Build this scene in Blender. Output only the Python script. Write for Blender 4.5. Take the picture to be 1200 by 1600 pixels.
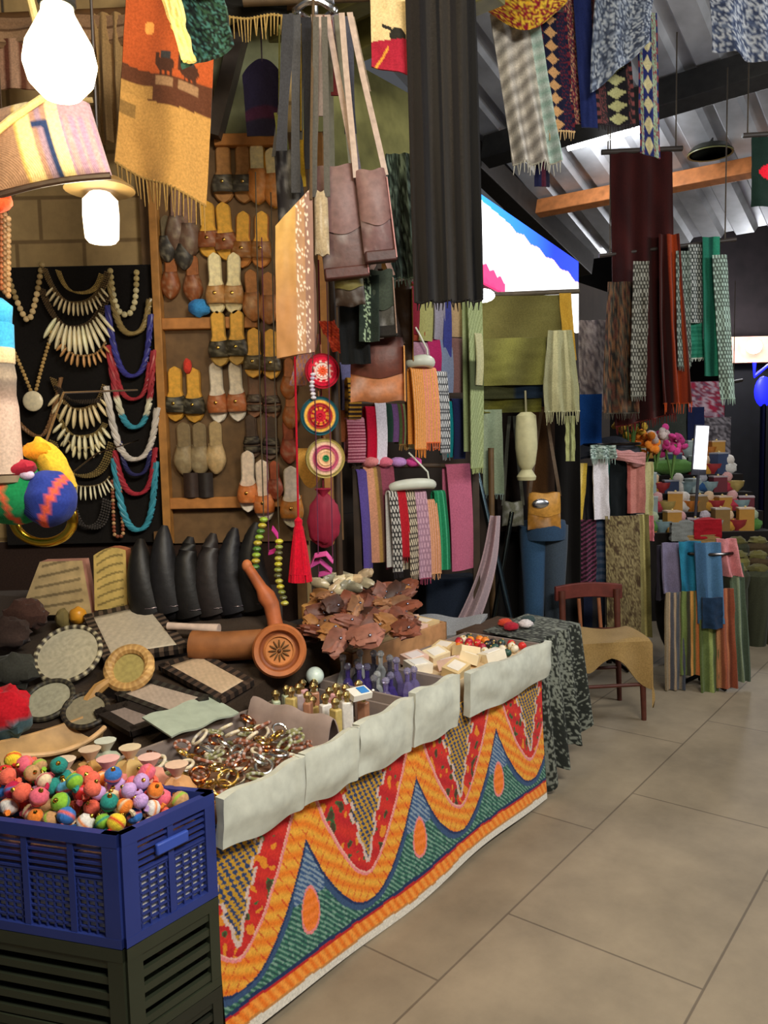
import bpy, math, random
from mathutils import Vector, Matrix, noise
random.seed(11)
SC = bpy.context.scene
for o in list(bpy.data.objects):
    bpy.data.objects.remove(o, do_unlink=True)
COL = SC.collection
PI = math.pi

# ------------------------------------------------------------------ camera
F = 1250.0
PITCH, ROLL, CAMZ = math.radians(5.03), -0.022, 1.55
cam_d = bpy.data.cameras.new('camera'); cam = bpy.data.objects.new('camera', cam_d); COL.objects.link(cam)
cam_d.sensor_fit = 'VERTICAL'; cam_d.sensor_height = 36.0; cam_d.lens = F / 1600 * 36.0
cam_d.clip_start = 0.05; cam_d.clip_end = 100
CM = Matrix.Rotation(PI / 2 - PITCH, 3, 'X') @ Matrix.Rotation(ROLL, 3, 'Z')
cam.matrix_world = Matrix.Translation((0, 0, CAMZ)) @ CM.to_4x4()
SC.camera = cam

# ------------------------------------------------------------------ world and light
w = bpy.data.worlds.new('night'); SC.world = w; w.use_nodes = True
w.node_tree.nodes['Background'].inputs[0].default_value = (0.75, 0.78, 0.85, 1)
w.node_tree.nodes['Background'].inputs[1].default_value = 0.10
SC.view_settings.view_transform = 'Standard'; SC.view_settings.look = 'None'
SC.view_settings.gamma = 1.0; SC.view_settings.use_curve_mapping = False
SC.view_settings.exposure = 0.0

def lamp(name, loc, watts, col, radius=0.06):
    d = bpy.data.lights.new(name, 'POINT'); d.energy = watts; d.color = col; d.shadow_soft_size = radius
    o = bpy.data.objects.new(name, d); o.location = loc; COL.objects.link(o); return o

def area(name, loc, target, watts, col, sx, sy):
    d = bpy.data.lights.new(name, 'AREA'); d.energy = watts; d.color = col; d.shape = 'RECTANGLE'; d.size = sx; d.size_y = sy
    o = bpy.data.objects.new(name, d); o.location = loc
    o.rotation_euler = (Vector(target) - Vector(loc)).to_track_quat('-Z', 'Y').to_euler(); COL.objects.link(o); return o

# fill lights added over the lane and the shop, with no fixtures of their own
area('lane_fill_light', (1.3, 0.2, 3.3), (0.6, 3.0, 0.4), 125, (1.0, 0.95, 0.86), 1.5, 0.5)
area('opposite_fill_light', (3.4, 3.4, 2.9), (1.2, 5.0, 0.8), 44, (0.93, 0.96, 1.0), 1.2, 0.4)
lamp('shop_fill_light', (-0.2, 2.1, 3.05), 17, (1.0, 0.80, 0.48), 0.12)
lamp('far_lane_fill_light', (3.6, 8.0, 2.8), 70, (0.95, 0.97, 1.0), 0.15)

# ------------------------------------------------------------------ pixel <-> place helpers
def ray(px, py):
    return CM @ Vector(((px - 600) / F, -(py - 800) / F, -1.0))
def P(px, py, Y):
    d = ray(px, py); return Vector((0, 0, CAMZ)) + d * (Y / d.y)
def PZ(px, py, z):
    d = ray(px, py); return Vector((0, 0, CAMZ)) + d * ((z - CAMZ) / d.z)
def PP(px, py, p0, n):
    d = ray(px, py); o = Vector((0, 0, CAMZ)); return o + d * ((p0 - o).dot(n) / d.dot(n))
U = Vector((math.sin(math.radians(38)), math.cos(math.radians(38)), 0))     # along the lane
V = Vector((U.y, -U.x, 0))                                                 # across it, away from the shop
YAWU = math.atan2(U.y, U.x)
WALL0 = Vector((-0.35, 3.72, 0))                                           # foot of the shop's street wall
def YW(px, off):
    """depth at which column px meets the line parallel to the street wall, off metres in front of it"""
    p = WALL0 + V * off; r = (px - 600) / F
    t = (p.x - r * p.y) / (r * U.y - U.x); return p.y + U.y * t

# ------------------------------------------------------------------ colours and materials
def C(h):
    h = h.lstrip('#'); out = []
    for i in (0, 2, 4):
        c = int(h[i:i + 2], 16) / 255
        out.append(c / 12.92 if c <= 0.04045 else ((c + 0.055) / 1.055) ** 2.4)
    return tuple(out)
def mix(a, b, t):
    t = max(0, min(1, t)); return tuple(x + (y - x) * t for x, y in zip(a, b))
def jit(c, k=0.12):
    f = 1 + random.uniform(-k, k); return tuple(max(0, min(1, x * f)) for x in c)

def attr_mat(name, rough=0.8, metal=0.0, scale=60, bump=0.25, vary=0.25, trans=0.0, spec=0.4, sheen=0.0, wave=False):
    m = bpy.data.materials.new(name); m.use_nodes = True; nt = m.node_tree; b = nt.nodes['Principled BSDF']
    a = nt.nodes.new('ShaderNodeAttribute'); a.attribute_name = 'Col'
    tc = nt.nodes.new('ShaderNodeTexCoord'); n = nt.nodes.new('ShaderNodeTexNoise'); n.inputs['Scale'].default_value = scale; n.inputs['Detail'].default_value = 5
    nt.links.new(tc.outputs['Object'], n.inputs['Vector'])
    mr = nt.nodes.new('ShaderNodeMapRange'); mr.inputs['From Min'].default_value = 0.25; mr.inputs['From Max'].default_value = 0.75
    mr.inputs['To Min'].default_value = 1 - vary; mr.inputs['To Max'].default_value = 1 + vary
    nt.links.new(n.outputs['Fac'], mr.inputs['Value'])
    mx = nt.nodes.new('ShaderNodeMix'); mx.data_type = 'RGBA'; mx.blend_type = 'MULTIPLY'; mx.inputs[0].default_value = 1
    nt.links.new(a.outputs['Color'], mx.inputs[6]); nt.links.new(mr.outputs['Result'], mx.inputs[7])
    nt.links.new(mx.outputs[2], b.inputs['Base Color'])
    bp = nt.nodes.new('ShaderNodeBump'); bp.inputs['Strength'].default_value = bump; bp.inputs['Distance'].default_value = 0.004
    if wave:
        wv = nt.nodes.new('ShaderNodeTexWave'); wv.inputs['Scale'].default_value = 120; wv.inputs['Distortion'].default_value = 0.6; wv.bands_direction = 'DIAGONAL'
        nt.links.new(tc.outputs['Object'], wv.inputs['Vector']); nt.links.new(wv.outputs['Fac'], bp.inputs['Height'])
    else:
        nt.links.new(n.outputs['Fac'], bp.inputs['Height'])
    nt.links.new(bp.outputs['Normal'], b.inputs['Normal'])
    b.inputs['Roughness'].default_value = rough; b.inputs['Metallic'].default_value = metal
    b.inputs['Specular IOR Level'].default_value = spec
    b.inputs['Transmission Weight'].default_value = trans
    b.inputs['Sheen Weight'].default_value = sheen
    return m
def emit_mat(name, col, strength, attr=False):
    m = bpy.data.materials.new(name); m.use_nodes = True; nt = m.node_tree; b = nt.nodes['Principled BSDF']
    b.inputs['Base Color'].default_value = (*col, 1); b.inputs['Emission Color'].default_value = (*col, 1); b.inputs['Emission Strength'].default_value = strength
    if attr:
        a = nt.nodes.new('ShaderNodeAttribute'); a.attribute_name = 'Col'; nt.links.new(a.outputs['Color'], b.inputs['Emission Color']); nt.links.new(a.outputs['Color'], b.inputs['Base Color'])
    return m
FAB = attr_mat('woven_fabric', 0.92, scale=140, bump=0.16, vary=0.22, spec=0.1, sheen=0.1, wave=True)
SILK = attr_mat('smooth_fabric', 0.6, scale=30, bump=0.15, vary=0.12, spec=0.3)
LEA = attr_mat('leather', 0.5, scale=45, bump=0.3, vary=0.25)
WOOD = attr_mat('wood', 0.55, scale=18, bump=0.2, vary=0.3)
BEAD = attr_mat('bead', 0.35, scale=25, bump=0.05, vary=0.2, spec=0.5)
PLAS = attr_mat('plastic', 0.4, scale=8, bump=0.05, vary=0.12)
META = attr_mat('metal', 0.25, metal=1.0, scale=30, bump=0.08, vary=0.1)
GLAS = attr_mat('crystal', 0.06, scale=5, bump=0.0, vary=0.05, trans=0.7, spec=0.6)
NACRE = attr_mat('nacre', 0.3, scale=70, bump=0.1, vary=0.15, spec=0.6)
PAPER = attr_mat('paper', 0.8, scale=20, bump=0.05, vary=0.08)
STONE = attr_mat('stone', 0.9, scale=9, bump=0.5, vary=0.35)
TIN = attr_mat('painted_tin', 0.45, metal=0.35, scale=4, bump=0.05, vary=0.35)

# ------------------------------------------------------------------ mesh builder
def rotm(rx=0, ry=0, rz=0):
    return (Matrix.Rotation(rz, 4, 'Z') @ Matrix.Rotation(ry, 4, 'Y') @ Matrix.Rotation(rx, 4, 'X'))
class MB:
    def __init__(s): s.v, s.f, s.c = [], [], []
    def add(s, vs, fs, col, M=None):
        k = len(s.v)
        if M is not None: vs = [M @ Vector(v) for v in vs]
        s.v.extend([tuple(v) for v in vs]); s.f.extend([tuple(i + k for i in f) for f in fs])
        s.c.extend(col if isinstance(col, list) else [col] * len(vs)); return s
    def box(s, c, d, col, M=None):
        x, y, z = (q / 2 for q in d); T = Matrix.Translation(c)
        if M is not None: T = T @ M
        return s.add([(-x, -y, -z), (x, -y, -z), (x, y, -z), (-x, y, -z), (-x, -y, z), (x, -y, z), (x, y, z), (-x, y, z)],
                     [(0, 3, 2, 1), (4, 5, 6, 7), (0, 1, 5, 4), (1, 2, 6, 5), (2, 3, 7, 6), (3, 0, 4, 7)], col, T)
    def bar(s, a, b, wx, wy, col):
        a, b = Vector(a), Vector(b); d = b - a
        q = d.to_track_quat('Z', 'Y').to_matrix().to_4x4()
        return s.box((a + b) / 2, (wx, wy, d.length), col, q)
    def lathe(s, prof, col, seg=20, M=None):
        vs, fs, cs = [], [], []
        n = len(prof)
        for i, p in enumerate(prof):
            for k in range(seg):
                a = 2 * PI * k / seg; vs.append((p[0] * math.cos(a), p[0] * math.sin(a), p[1])); cs.append(p[2] if len(p) > 2 else col)
        for i in range(n - 1):
            for k in range(seg):
                k2 = (k + 1) % seg; fs.append((i * seg + k, i * seg + k2, (i + 1) * seg + k2, (i + 1) * seg + k))
        fs.append(tuple(range(seg - 1, -1, -1))); fs.append(tuple((n - 1) * seg + k for k in range(seg)))
        return s.add(vs, fs, cs, M)
    def tube(s, pts, r, col, seg=8, closed=False):
        pts = [Vector(p) for p in pts]; n = len(pts); vs, fs, cs = [], [], []
        up = Vector((0.13, 0.2, 0.97))
        for i, p in enumerate(pts):
            a = pts[(i - 1) % n] if (closed or i > 0) else p; b = pts[(i + 1) % n] if (closed or i < n - 1) else p
            t = (b - a).normalized() if (b - a).length > 1e-9 else Vector((0, 0, 1))
            x = t.cross(up)
            if x.length < 1e-3: x = t.cross(Vector((1, 0, 0)))
            x.normalize(); y = t.cross(x)
            rr = r(i / max(1, n - 1)) if callable(r) else r
            cc = col(i / max(1, n - 1)) if callable(col) else col
            for k in range(seg):
                g = 2 * PI * k / seg; vs.append(p + (x * math.cos(g) + y * math.sin(g)) * rr); cs.append(cc)
        m = n if closed else n - 1
        for i in range(m):
            j = (i + 1) % n
            for k in range(seg):
                k2 = (k + 1) % seg; fs.append((i * seg + k, j * seg + k, j * seg + k2, i * seg + k2))
        if not closed:
            fs.append(tuple(range(seg))); fs.append(tuple((n - 1) * seg + k for k in range(seg - 1, -1, -1)))
        return s.add(vs, fs, cs)
    def ball(s, c, r, col, seg=12, ring=8, M=None, bump=0.0, bs=8.0):
        if not isinstance(r, (tuple, list)): r = (r, r, r)
        vs, fs = [], []; off = Vector((random.random() * 9, random.random() * 9, 0))
        for i in range(ring + 1):
            th = PI * i / ring
            for k in range(seg):
                a = 2 * PI * k / seg; d = Vector((math.sin(th) * math.cos(a), math.sin(th) * math.sin(a), math.cos(th)))
                g = 1 + (bump * noise.noise(d * bs * 0.3 + off) if bump else 0)
                vs.append((d.x * r[0] * g, d.y * r[1] * g, d.z * r[2] * g))
        for i in range(ring):
            for k in range(seg):
                k2 = (k + 1) % seg; fs.append((i * seg + k, (i + 1) * seg + k, (i + 1) * seg + k2, i * seg + k2))
        cs = [col(v) for v in vs] if callable(col) else col
        T = Matrix.Translation(c)
        if M is not None: T = T @ M
        return s.add(vs, fs, cs, T)
    def prism(s, out, y0, y1, col, M=None):
        """outline of (x, z) pairs extruded from y0 to y1"""
        n = len(out); vs = [(x, y0, z) for x, z in out] + [(x, y1, z) for x, z in out]
        fs = [tuple(range(n)), tuple(range(2 * n - 1, n - 1, -1))] + [(i, n + i, n + (i + 1) % n, (i + 1) % n) for i in range(n)]
        return s.add(vs, fs, col, M)
    def sheet(s, fn, nu, nv, th, colfn, M=None):
        pts = [[Vector(fn(i / nu, j / nv)) for i in range(nu + 1)] for j in range(nv + 1)]
        vs, cs, back = [], [], []
        for j in range(nv + 1):
            for i in range(nu + 1):
                du = pts[j][min(i + 1, nu)] - pts[j][max(i - 1, 0)]; dv = pts[min(j + 1, nv)][i] - pts[max(j - 1, 0)][i]
                n = du.cross(dv); n = n.normalized() if n.length > 1e-12 else Vector((0, 1, 0))
                vs.append(pts[j][i]); back.append(pts[j][i] + n * th)
                cs.append(colfn(i / nu, j / nv) if callable(colfn) else colfn)
        N = len(vs); W_ = nu + 1; fs = []
        for j in range(nv):
            for i in range(nu):
                a = j * W_ + i; q = (a, a + 1, a + 1 + W_, a + W_); fs.append(q); fs.append(tuple(N + k for k in reversed(q)))
        rim = [i for i in range(W_)] + [j * W_ + nu for j in range(1, nv + 1)] + [nv * W_ + i for i in range(nu - 1, -1, -1)] + [j * W_ for j in range(nv - 1, 0, -1)]
        for k in range(len(rim)):
            a, b = rim[k], rim[(k + 1) % len(rim)]; fs.append((b, a, N + a, N + b))
        return s.add(vs + back, fs, cs + cs, M)
    def build(s, name, mat, parent=None, loc=(0, 0, 0), rot=(0, 0, 0), bevel=0.0, smooth=True, label=None):
        me = bpy.data.meshes.new(name); me.from_pydata(s.v, [], s.f)
        ca = me.color_attributes.new('Col', 'FLOAT_COLOR', 'POINT')
        ca.data.foreach_set('color', [x for c in s.c for x in (c[0], c[1], c[2], 1.0)])
        me.materials.append(mat)
        if smooth:
            me.polygons.foreach_set('use_smooth', [True] * len(me.polygons)); me.set_sharp_from_angle(angle=math.radians(38))
        me.update()
        o = bpy.data.objects.new(name, me); COL.objects.link(o); o.location = loc; o.rotation_euler = rot
        if parent is not None: o.parent = parent
        if bevel:
            b = o.modifiers.new('soft_edges', 'BEVEL'); b.width = bevel; b.segments = 2; b.limit_method = 'ANGLE'
        if label: o['label'] = label
        return o
def tag(o, label=None, cat=None, group=None, kind=None):
    if label: o['label'] = label
    if cat: o['category'] = cat
    if group: o['group'] = group
    if kind: o['kind'] = kind
    return o
def thing(name, label, cat, loc=(0, 0, 0), rot=(0, 0, 0), group=None):
    o = bpy.data.objects.new(name, None); COL.objects.link(o); o.location = loc; o.rotation_euler = rot; o.empty_display_size = 0.05
    return tag(o, label, cat, group)
def solo(name, label, cat, mb, mat, loc=(0, 0, 0), rot=(0, 0, 0), group=None, bevel=0.0, smooth=True):
    return tag(mb.build(name, mat, None, loc, rot, bevel, smooth), label, cat, group)
def struct(name, mb, mat, loc=(0, 0, 0), rot=(0, 0, 0), bevel=0.0, smooth=False, parent=None):
    o = mb.build(name, mat, parent, loc, rot, bevel, smooth)
    if parent is None: o['kind'] = 'structure'
    return o
def lin(a, b, t): return a + (b - a) * t
# ================================================================== SETTING
def slab_mat(name, base, dark, bw, bh, mortar, rough=0.75, msize=0.006, nscale=2.5, upright=False):
    m = bpy.data.materials.new(name); m.use_nodes = True; nt = m.node_tree; b = nt.nodes['Principled BSDF']
    tc = nt.nodes.new('ShaderNodeTexCoord'); br = nt.nodes.new('ShaderNodeTexBrick')
    br.inputs['Scale'].default_value = 1; br.inputs['Brick Width'].default_value = bw; br.inputs['Row Height'].default_value = bh
    br.inputs['Mortar Size'].default_value = msize; br.inputs['Color1'].default_value = (*base, 1)
    br.inputs['Color2'].default_value = (*mix(base, dark, 0.45), 1); br.inputs['Mortar'].default_value = (*mortar, 1); br.offset = 0.37
    br.inputs['Mortar Smooth'].default_value = 0.6
    if upright:
        sx = nt.nodes.new('ShaderNodeSeparateXYZ'); cx = nt.nodes.new('ShaderNodeCombineXYZ')
        nt.links.new(tc.outputs['Object'], sx.inputs[0]); nt.links.new(sx.outputs['X'], cx.inputs['X']); nt.links.new(sx.outputs['Z'], cx.inputs['Y'])
        nt.links.new(cx.outputs[0], br.inputs['Vector'])
    else:
        nt.links.new(tc.outputs['Object'], br.inputs['Vector'])
    n = nt.nodes.new('ShaderNodeTexNoise'); n.inputs['Scale'].default_value = nscale; n.inputs['Detail'].default_value = 9; n.inputs['Roughness'].default_value = 0.65
    nt.links.new(tc.outputs['Object'], n.inputs['Vector'])
    mr = nt.nodes.new('ShaderNodeMapRange'); mr.inputs['From Min'].default_value = 0.3; mr.inputs['From Max'].default_value = 0.7; mr.inputs['To Min'].default_value = 0.72; mr.inputs['To Max'].default_value = 1.2
    nt.links.new(n.outputs['Fac'], mr.inputs['Value'])
    mx = nt.nodes.new('ShaderNodeMix'); mx.data_type = 'RGBA'; mx.blend_type = 'MULTIPLY'; mx.inputs[0].default_value = 1
    nt.links.new(br.outputs['Color'], mx.inputs[6]); nt.links.new(mr.outputs['Result'], mx.inputs[7])
    nt.links.new(mx.outputs[2], b.inputs['Base Color'])
    bp = nt.nodes.new('ShaderNodeBump'); bp.inputs['Strength'].default_value = 0.35; bp.inputs['Distance'].default_value = 0.01
    nt.links.new(mx.outputs[2], bp.inputs['Height']); nt.links.new(bp.outputs['Normal'], b.inputs['Normal'])
    b.inputs['Roughness'].default_value = rough; return m
FLOORM = slab_mat('paving_slabs', C('#948670'), C('#857862'), 1.1, 0.62, C('#6a5e4e'), 0.6, 0.005)
BLOCKM = slab_mat('stone_blocks', C('#bfa06c'), C('#a58858'), 0.30, 0.19, C('#8a6f48'), 0.9, 0.012, 5, True)
WALLM = slab_mat('dark_plaster', C('#3a2d22'), C('#2a211b'), 0.9, 0.6, C('#221b16'), 0.9, 0.004, 4, True)

f = MB(); f.box((4, 0, -0.05), (22, 16, 0.1), (1, 1, 1))
struct('floor', f, FLOORM, rot=(0, 0, YAWU))

f = MB(); f.box((-2.05, 0.05, 2.1), (3.4, 0.1, 4.2), (1, 1, 1))
w_ = struct('wall_left', f, BLOCKM, loc=(0, 3.66, 0))
f = MB(); f.box((1.8, 0.06, 1.35), (3.6, 0.1, 2.7), (1, 1, 1))
struct('wall_back', f, WALLM, loc=WALL0, rot=(0, 0, YAWU))
f = MB(); f.box((0.62, 0.04, 3.03), (1.24, 0.1, 0.68), C('#7c7a48'))
struct('trim_1', f, STONE, loc=WALL0, rot=(0, 0, YAWU))
f = MB(); f.box((2, 12.5, 2.5), (16, 0.2, 5), C('#181512'))
struct('wall_far', f, STONE)
f = MB(); f.box((8.2, 7.0, 2.5), (0.2, 11, 5), C('#171515'))
struct('wall_right', f, STONE)

# lane roof: corrugated sheets falling away along the lane
SL = math.radians(17)
DN = Vector((U.x * math.cos(SL), U.y * math.cos(SL), -math.sin(SL)))
RN = V.cross(DN).normalized()
if RN.z < 0: RN = -RN
R0 = P(1000, 200, 6.0)
def on_roof(px, py, drop=0.0): return PP(px, py, R0 - RN * drop, RN)
e0 = on_roof(905, 408); eL = on_roof(740, 238)
a0 = (eL - R0).dot(V) - 0.05; b1 = (e0 - R0).dot(DN); b0 = -6.0; a1 = 4.5
f = MB(); per = 0.27; na = int((a1 - a0) / per); vs, fs, cs = [], [], []
prof = [(0, 0), (0.36, 0), (0.46, 0.045), (0.72, 0.045), (0.82, 0)]
row = []
for k in range(na):
    for q, h in prof: row.append((a0 + (k + q) * per, h))
tin = C('#b4b6ba')
for b in (b0, b0 / 2, 0, b1):
    for a, h in row:
        vs.append(R0 + V * a + DN * b + RN * h); cs.append(jit(tin, 0.05))
n = len(row)
for j in range(3):
    for i in range(n - 1): fs.append((j * n + i, (j + 1) * n + i, (j + 1) * n + i + 1, j * n + i + 1))
f.add(vs, fs, cs)
roof = struct('ceiling', f, TIN)
md = roof.modifiers.new('thickness', 'SOLIDIFY'); md.thickness = 0.006
def roof_bar(name, pa, pb, h, wd, col, drop, mat=WOOD):
    a, b = on_roof(*pa, drop), on_roof(*pb, drop); m = MB(); d = (b - a).normalized()
    x = d.cross(RN).normalized(); T = Matrix((x, RN, d)).transposed().to_4x4(); T.translation = (a + b) / 2
    m.box((0, 0, 0), (wd, h, (b - a).length), col, None); m.v = [tuple(T @ Vector(q)) for q in m.v]
    return struct(name, m, mat, bevel=0.006)
roof_bar('trim_2', (790, 336), (1215, 254), 0.13, 0.09, C('#b5713f'), 0.08)
roof_bar('trim_3', (760, 238), (1230, 95), 0.2, 0.14, C('#2b2a28'), 0.12)
roof_bar('trim_4', (725, 232), (915, 416), 0.2, 0.16, C('#26211d'), 0.1)
# olive soffit over the shop, with battens
f = MB(); f.box((-0.15, -0.3, 3.42), (0.9, 1.3, 0.06), C('#77754c'))
struct('ceiling_soffit', f, STONE, loc=WALL0, rot=(0, 0, YAWU))
f = MB(); f.box((-1.95, 2.8, 3.75), (3.5, 1.7, 0.06), C('#6a5236'))
struct('ceiling_shop', f, WOOD)
for i, (xx, col) in enumerate(((-0.4, '#6f6d44'), (-0.1, '#55512f'), (0.2, '#6a673c'))):
    f = MB(); f.box((xx, -0.32, 3.33), (0.1, 1.2, 0.12), C(col))
    struct('trim_%d' % (5 + i), f, WOOD, loc=WALL0, rot=(0, 0, YAWU), bevel=0.006)

a, b = P(336, 214, 3.6), P(440, 40, 3.6)
f = MB(); f.box(((a.x + b.x) / 2, 3.63, (a.z + b.z) / 2), (b.x - a.x, 0.04, b.z - a.z), C('#7d8060'))
struct('trim_8', f, STONE)
a, b = P(334, 215, 3.56), P(378, 40, 3.56)
f = MB(); f.bar(a, b, 0.09, 0.06, C('#3a3028'))
struct('trim_9', f, WOOD)
a, b = P(-60, 1000, 3.62), P(470, 838, 3.62)
f = MB(); f.box(((a.x + b.x) / 2, 3.645, (a.z + b.z) / 2), (b.x - a.x, 0.02, b.z - a.z), C('#33251f'))
struct('trim_10', f, FAB)  # dark cloth sheet added to darken the wall behind the goods

# illuminated shop sign on the street wall
SP0 = WALL0 + V * 0.22
def sgn(u, v):
    x = lin(738, 904, u); yt = lin(294, 409, u); yb = lin(432, 520, u)
    return PP(x, lin(yt, yb, v), SP0, V)
def sgn_col(u, v):
    x = lin(738, 904, u); y = lin(lin(294, 409, u), lin(432, 520, u), v)
    yt = lin(294, 409, u)
    top = yt + 7 + 22 * u + 12 * abs(((x - 738) / 23.0) % 1 - 0.5) * (1 if x > 790 else 0.2)
    if y < top: return mix(C('#2f8cf0'), C('#1f35b8'), u * 1.3)
    if y < top + 3 and x > 790: return C('#f0b8d8')
    low = lin(432, 520, u) - (34 - 60 * u) - 14 * abs(((x - 738) / 11.0) % 1 - 0.5)
    if x < 790 and y > low and u > 0.01: return C('#d8305c') if y < low + 22 else C('#b82a58')
    if abs(x - 744) < 4 and y < 380: return C('#f2c8d4')
    return (1, 1, 1)
sg = thing('lit_shop_sign', 'glowing white and blue lightbox sign above the olive cloths', 'sign', sgn(0.5, 1))
o = MB().sheet(sgn, 140, 70, 0.02, sgn_col).build('light_panel', emit_mat('sign_light', (1, 1, 1), 2.6, True)); o.parent = sg; o.matrix_parent_inverse = Matrix.Translation(-sgn(0.5, 1))
bk = MB().sheet(lambda u, v: sgn(lin(-0.01, 1.01, u), lin(-0.01, 1.02, v)) - V * 0.05, 2, 2, 0.14, C('#2b2b30'))
o = bk.build('sign_box', PLAS); o.parent = sg; o.matrix_parent_inverse = Matrix.Translation(-sgn(0.5, 1))
# small LED lamp under the sign
yl = YW(755, 0.36); p = P(755, 462, yl)
t = thing('spot_lamp', 'small white lit lamp under the glowing sign', 'lamp', p)
MB().ball((0, 0, 0), (0.062, 0.05, 0.035), (1, 1, 1)).build('lamp_glass', emit_mat('spot_glow', (1, 0.98, 0.95), 9), t)
MB().tube([(0, 0.03, 0.01), V * -0.12 + Vector((0, 0, 0.03)), V * -0.34 + Vector((0, 0, 0.03))], 0.012, C('#555555')).build('lamp_bracket', META, t)
lamp('spot_lamp_light', p - Vector((0, 0.08, 0.04)), 5, (1, 0.97, 0.9), 0.04)

# far end of the lane: lit pink fascia, its lamp and blue neon
a, b = P(1138, 568, 9.0), P(1215, 526, 9.0)
f = MB(); f.box(((a.x + b.x) / 2, 9.0, (a.z + b.z) / 2), (b.x - a.x, 0.14, b.z - a.z), C('#e0a088'))
solo('pink_fascia_board', 'pale pink lit board over the dark far doorway', 'board', f, PAPER)
f = MB(); f.box(((a.x + b.x) / 2, 9.12, a.z / 2), (b.x - a.x, 0.1, a.z), C('#0e0e12'))
struct('door_1', f, STONE)
f = MB(); f.box(((a.x + b.x) / 2 + 0.6, 9.12, b.z + 0.75), (b.x - a.x + 2.0, 0.14, 1.5), C('#1c1517'))
struct('wall_fascia', f, STONE)
p = P(1178, 541, 8.82)
t = thing('flood_lamp', 'bright white lamp on the pink fascia board', 'lamp', p)
MB().ball((0, 0, 0), (0.09, 0.06, 0.08), (1, 1, 1)).build('lamp_glass', emit_mat('flood_glow', (1, 0.98, 1), 10), t)
MB().tube([(0, 0.03, 0), (0, 0.118, 0)], 0.03, C('#444444')).build('lamp_mount', META, t)
lamp('flood_lamp_light', p - Vector((0, 0.12, 0.0)), 16, (1, 0.95, 0.95), 0.06)
p = P(1193, 612, 8.4)
t = thing('blue_neon_light', 'glowing deep blue neon light shape beside the dark doorway', 'neon light', p)
NEON = emit_mat('neon_blue', (0.015, 0.02, 1.0), 1.1)
MB().ball((0, 0, 0), (0.1, 0.05, 0.16), (0, 0, 1)).build('neon_bulb', NEON, t)
MB().tube([(-0.1, 0, 0.3), (-0.1, 0, 0.16), (0.12, 0, 0.33), (0.12, 0, 0.12)], 0.02, (0, 0, 1)).build('neon_tube', NEON, t)
MB().tube([(0, 0, -0.1), (0, 0, -0.95), (0, 0, -1.8)], 0.03, C('#222244')).build('neon_stand', META, t)
# ================================================================== MAIN TABLE
TF = Vector((-0.45, 1.925, 0)); TL = 1.79; TZ = 0.55
def T_(s, d=0.0, z=0.0): return TF + U * s - V * d + Vector((0, 0, z))      # s along the front, d back from it
def t_of(px, off=0.0):
    p = TF - V * off; r = (px - 600) / F
    return (r * p.y - p.x) / (U.x - r * U.y)
tb = thing('market_table', 'long wooden market table under the printed cloth and all the trinkets', 'table', (0, 0, 0))
pts = [T_(0, 0.012), T_(TL, 0.012), T_(TL, 0.78), T_(0.3, 0.78), Vector((-0.42, 3.55, 0)), Vector((-2.2, 3.55, 0)), Vector((-2.2, 2.32, 0)), Vector((-0.70, 2.2, 0))]
m = MB(); n = len(pts)
m.add([(p.x, p.y, TZ - 0.03) for p in pts] + [(p.x, p.y, TZ) for p in pts],
      [tuple(range(n - 1, -1, -1)), tuple(range(n, 2 * n))] + [(i, (i + 1) % n, n + (i + 1) % n, n + i) for i in range(n)], C('#6e5236'))
m.build('tabletop', WOOD, tb, smooth=False)
for q in (T_(0.05, 0.06), T_(TL - 0.05, 0.06), T_(TL - 0.05, 0.72), T_(0.9, 0.06), Vector((-2.1, 2.42, 0)), Vector((-2.1, 3.45, 0)), Vector((-0.5, 3.4, 0)), Vector((-0.62, 2.36, 0))):
    m = MB(); m.box((q.x, q.y, (TZ - 0.03) / 2), (0.05, 0.05, TZ - 0.03), C('#5c452e')); m.build('leg', WOOD, tb, smooth=False)

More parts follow.
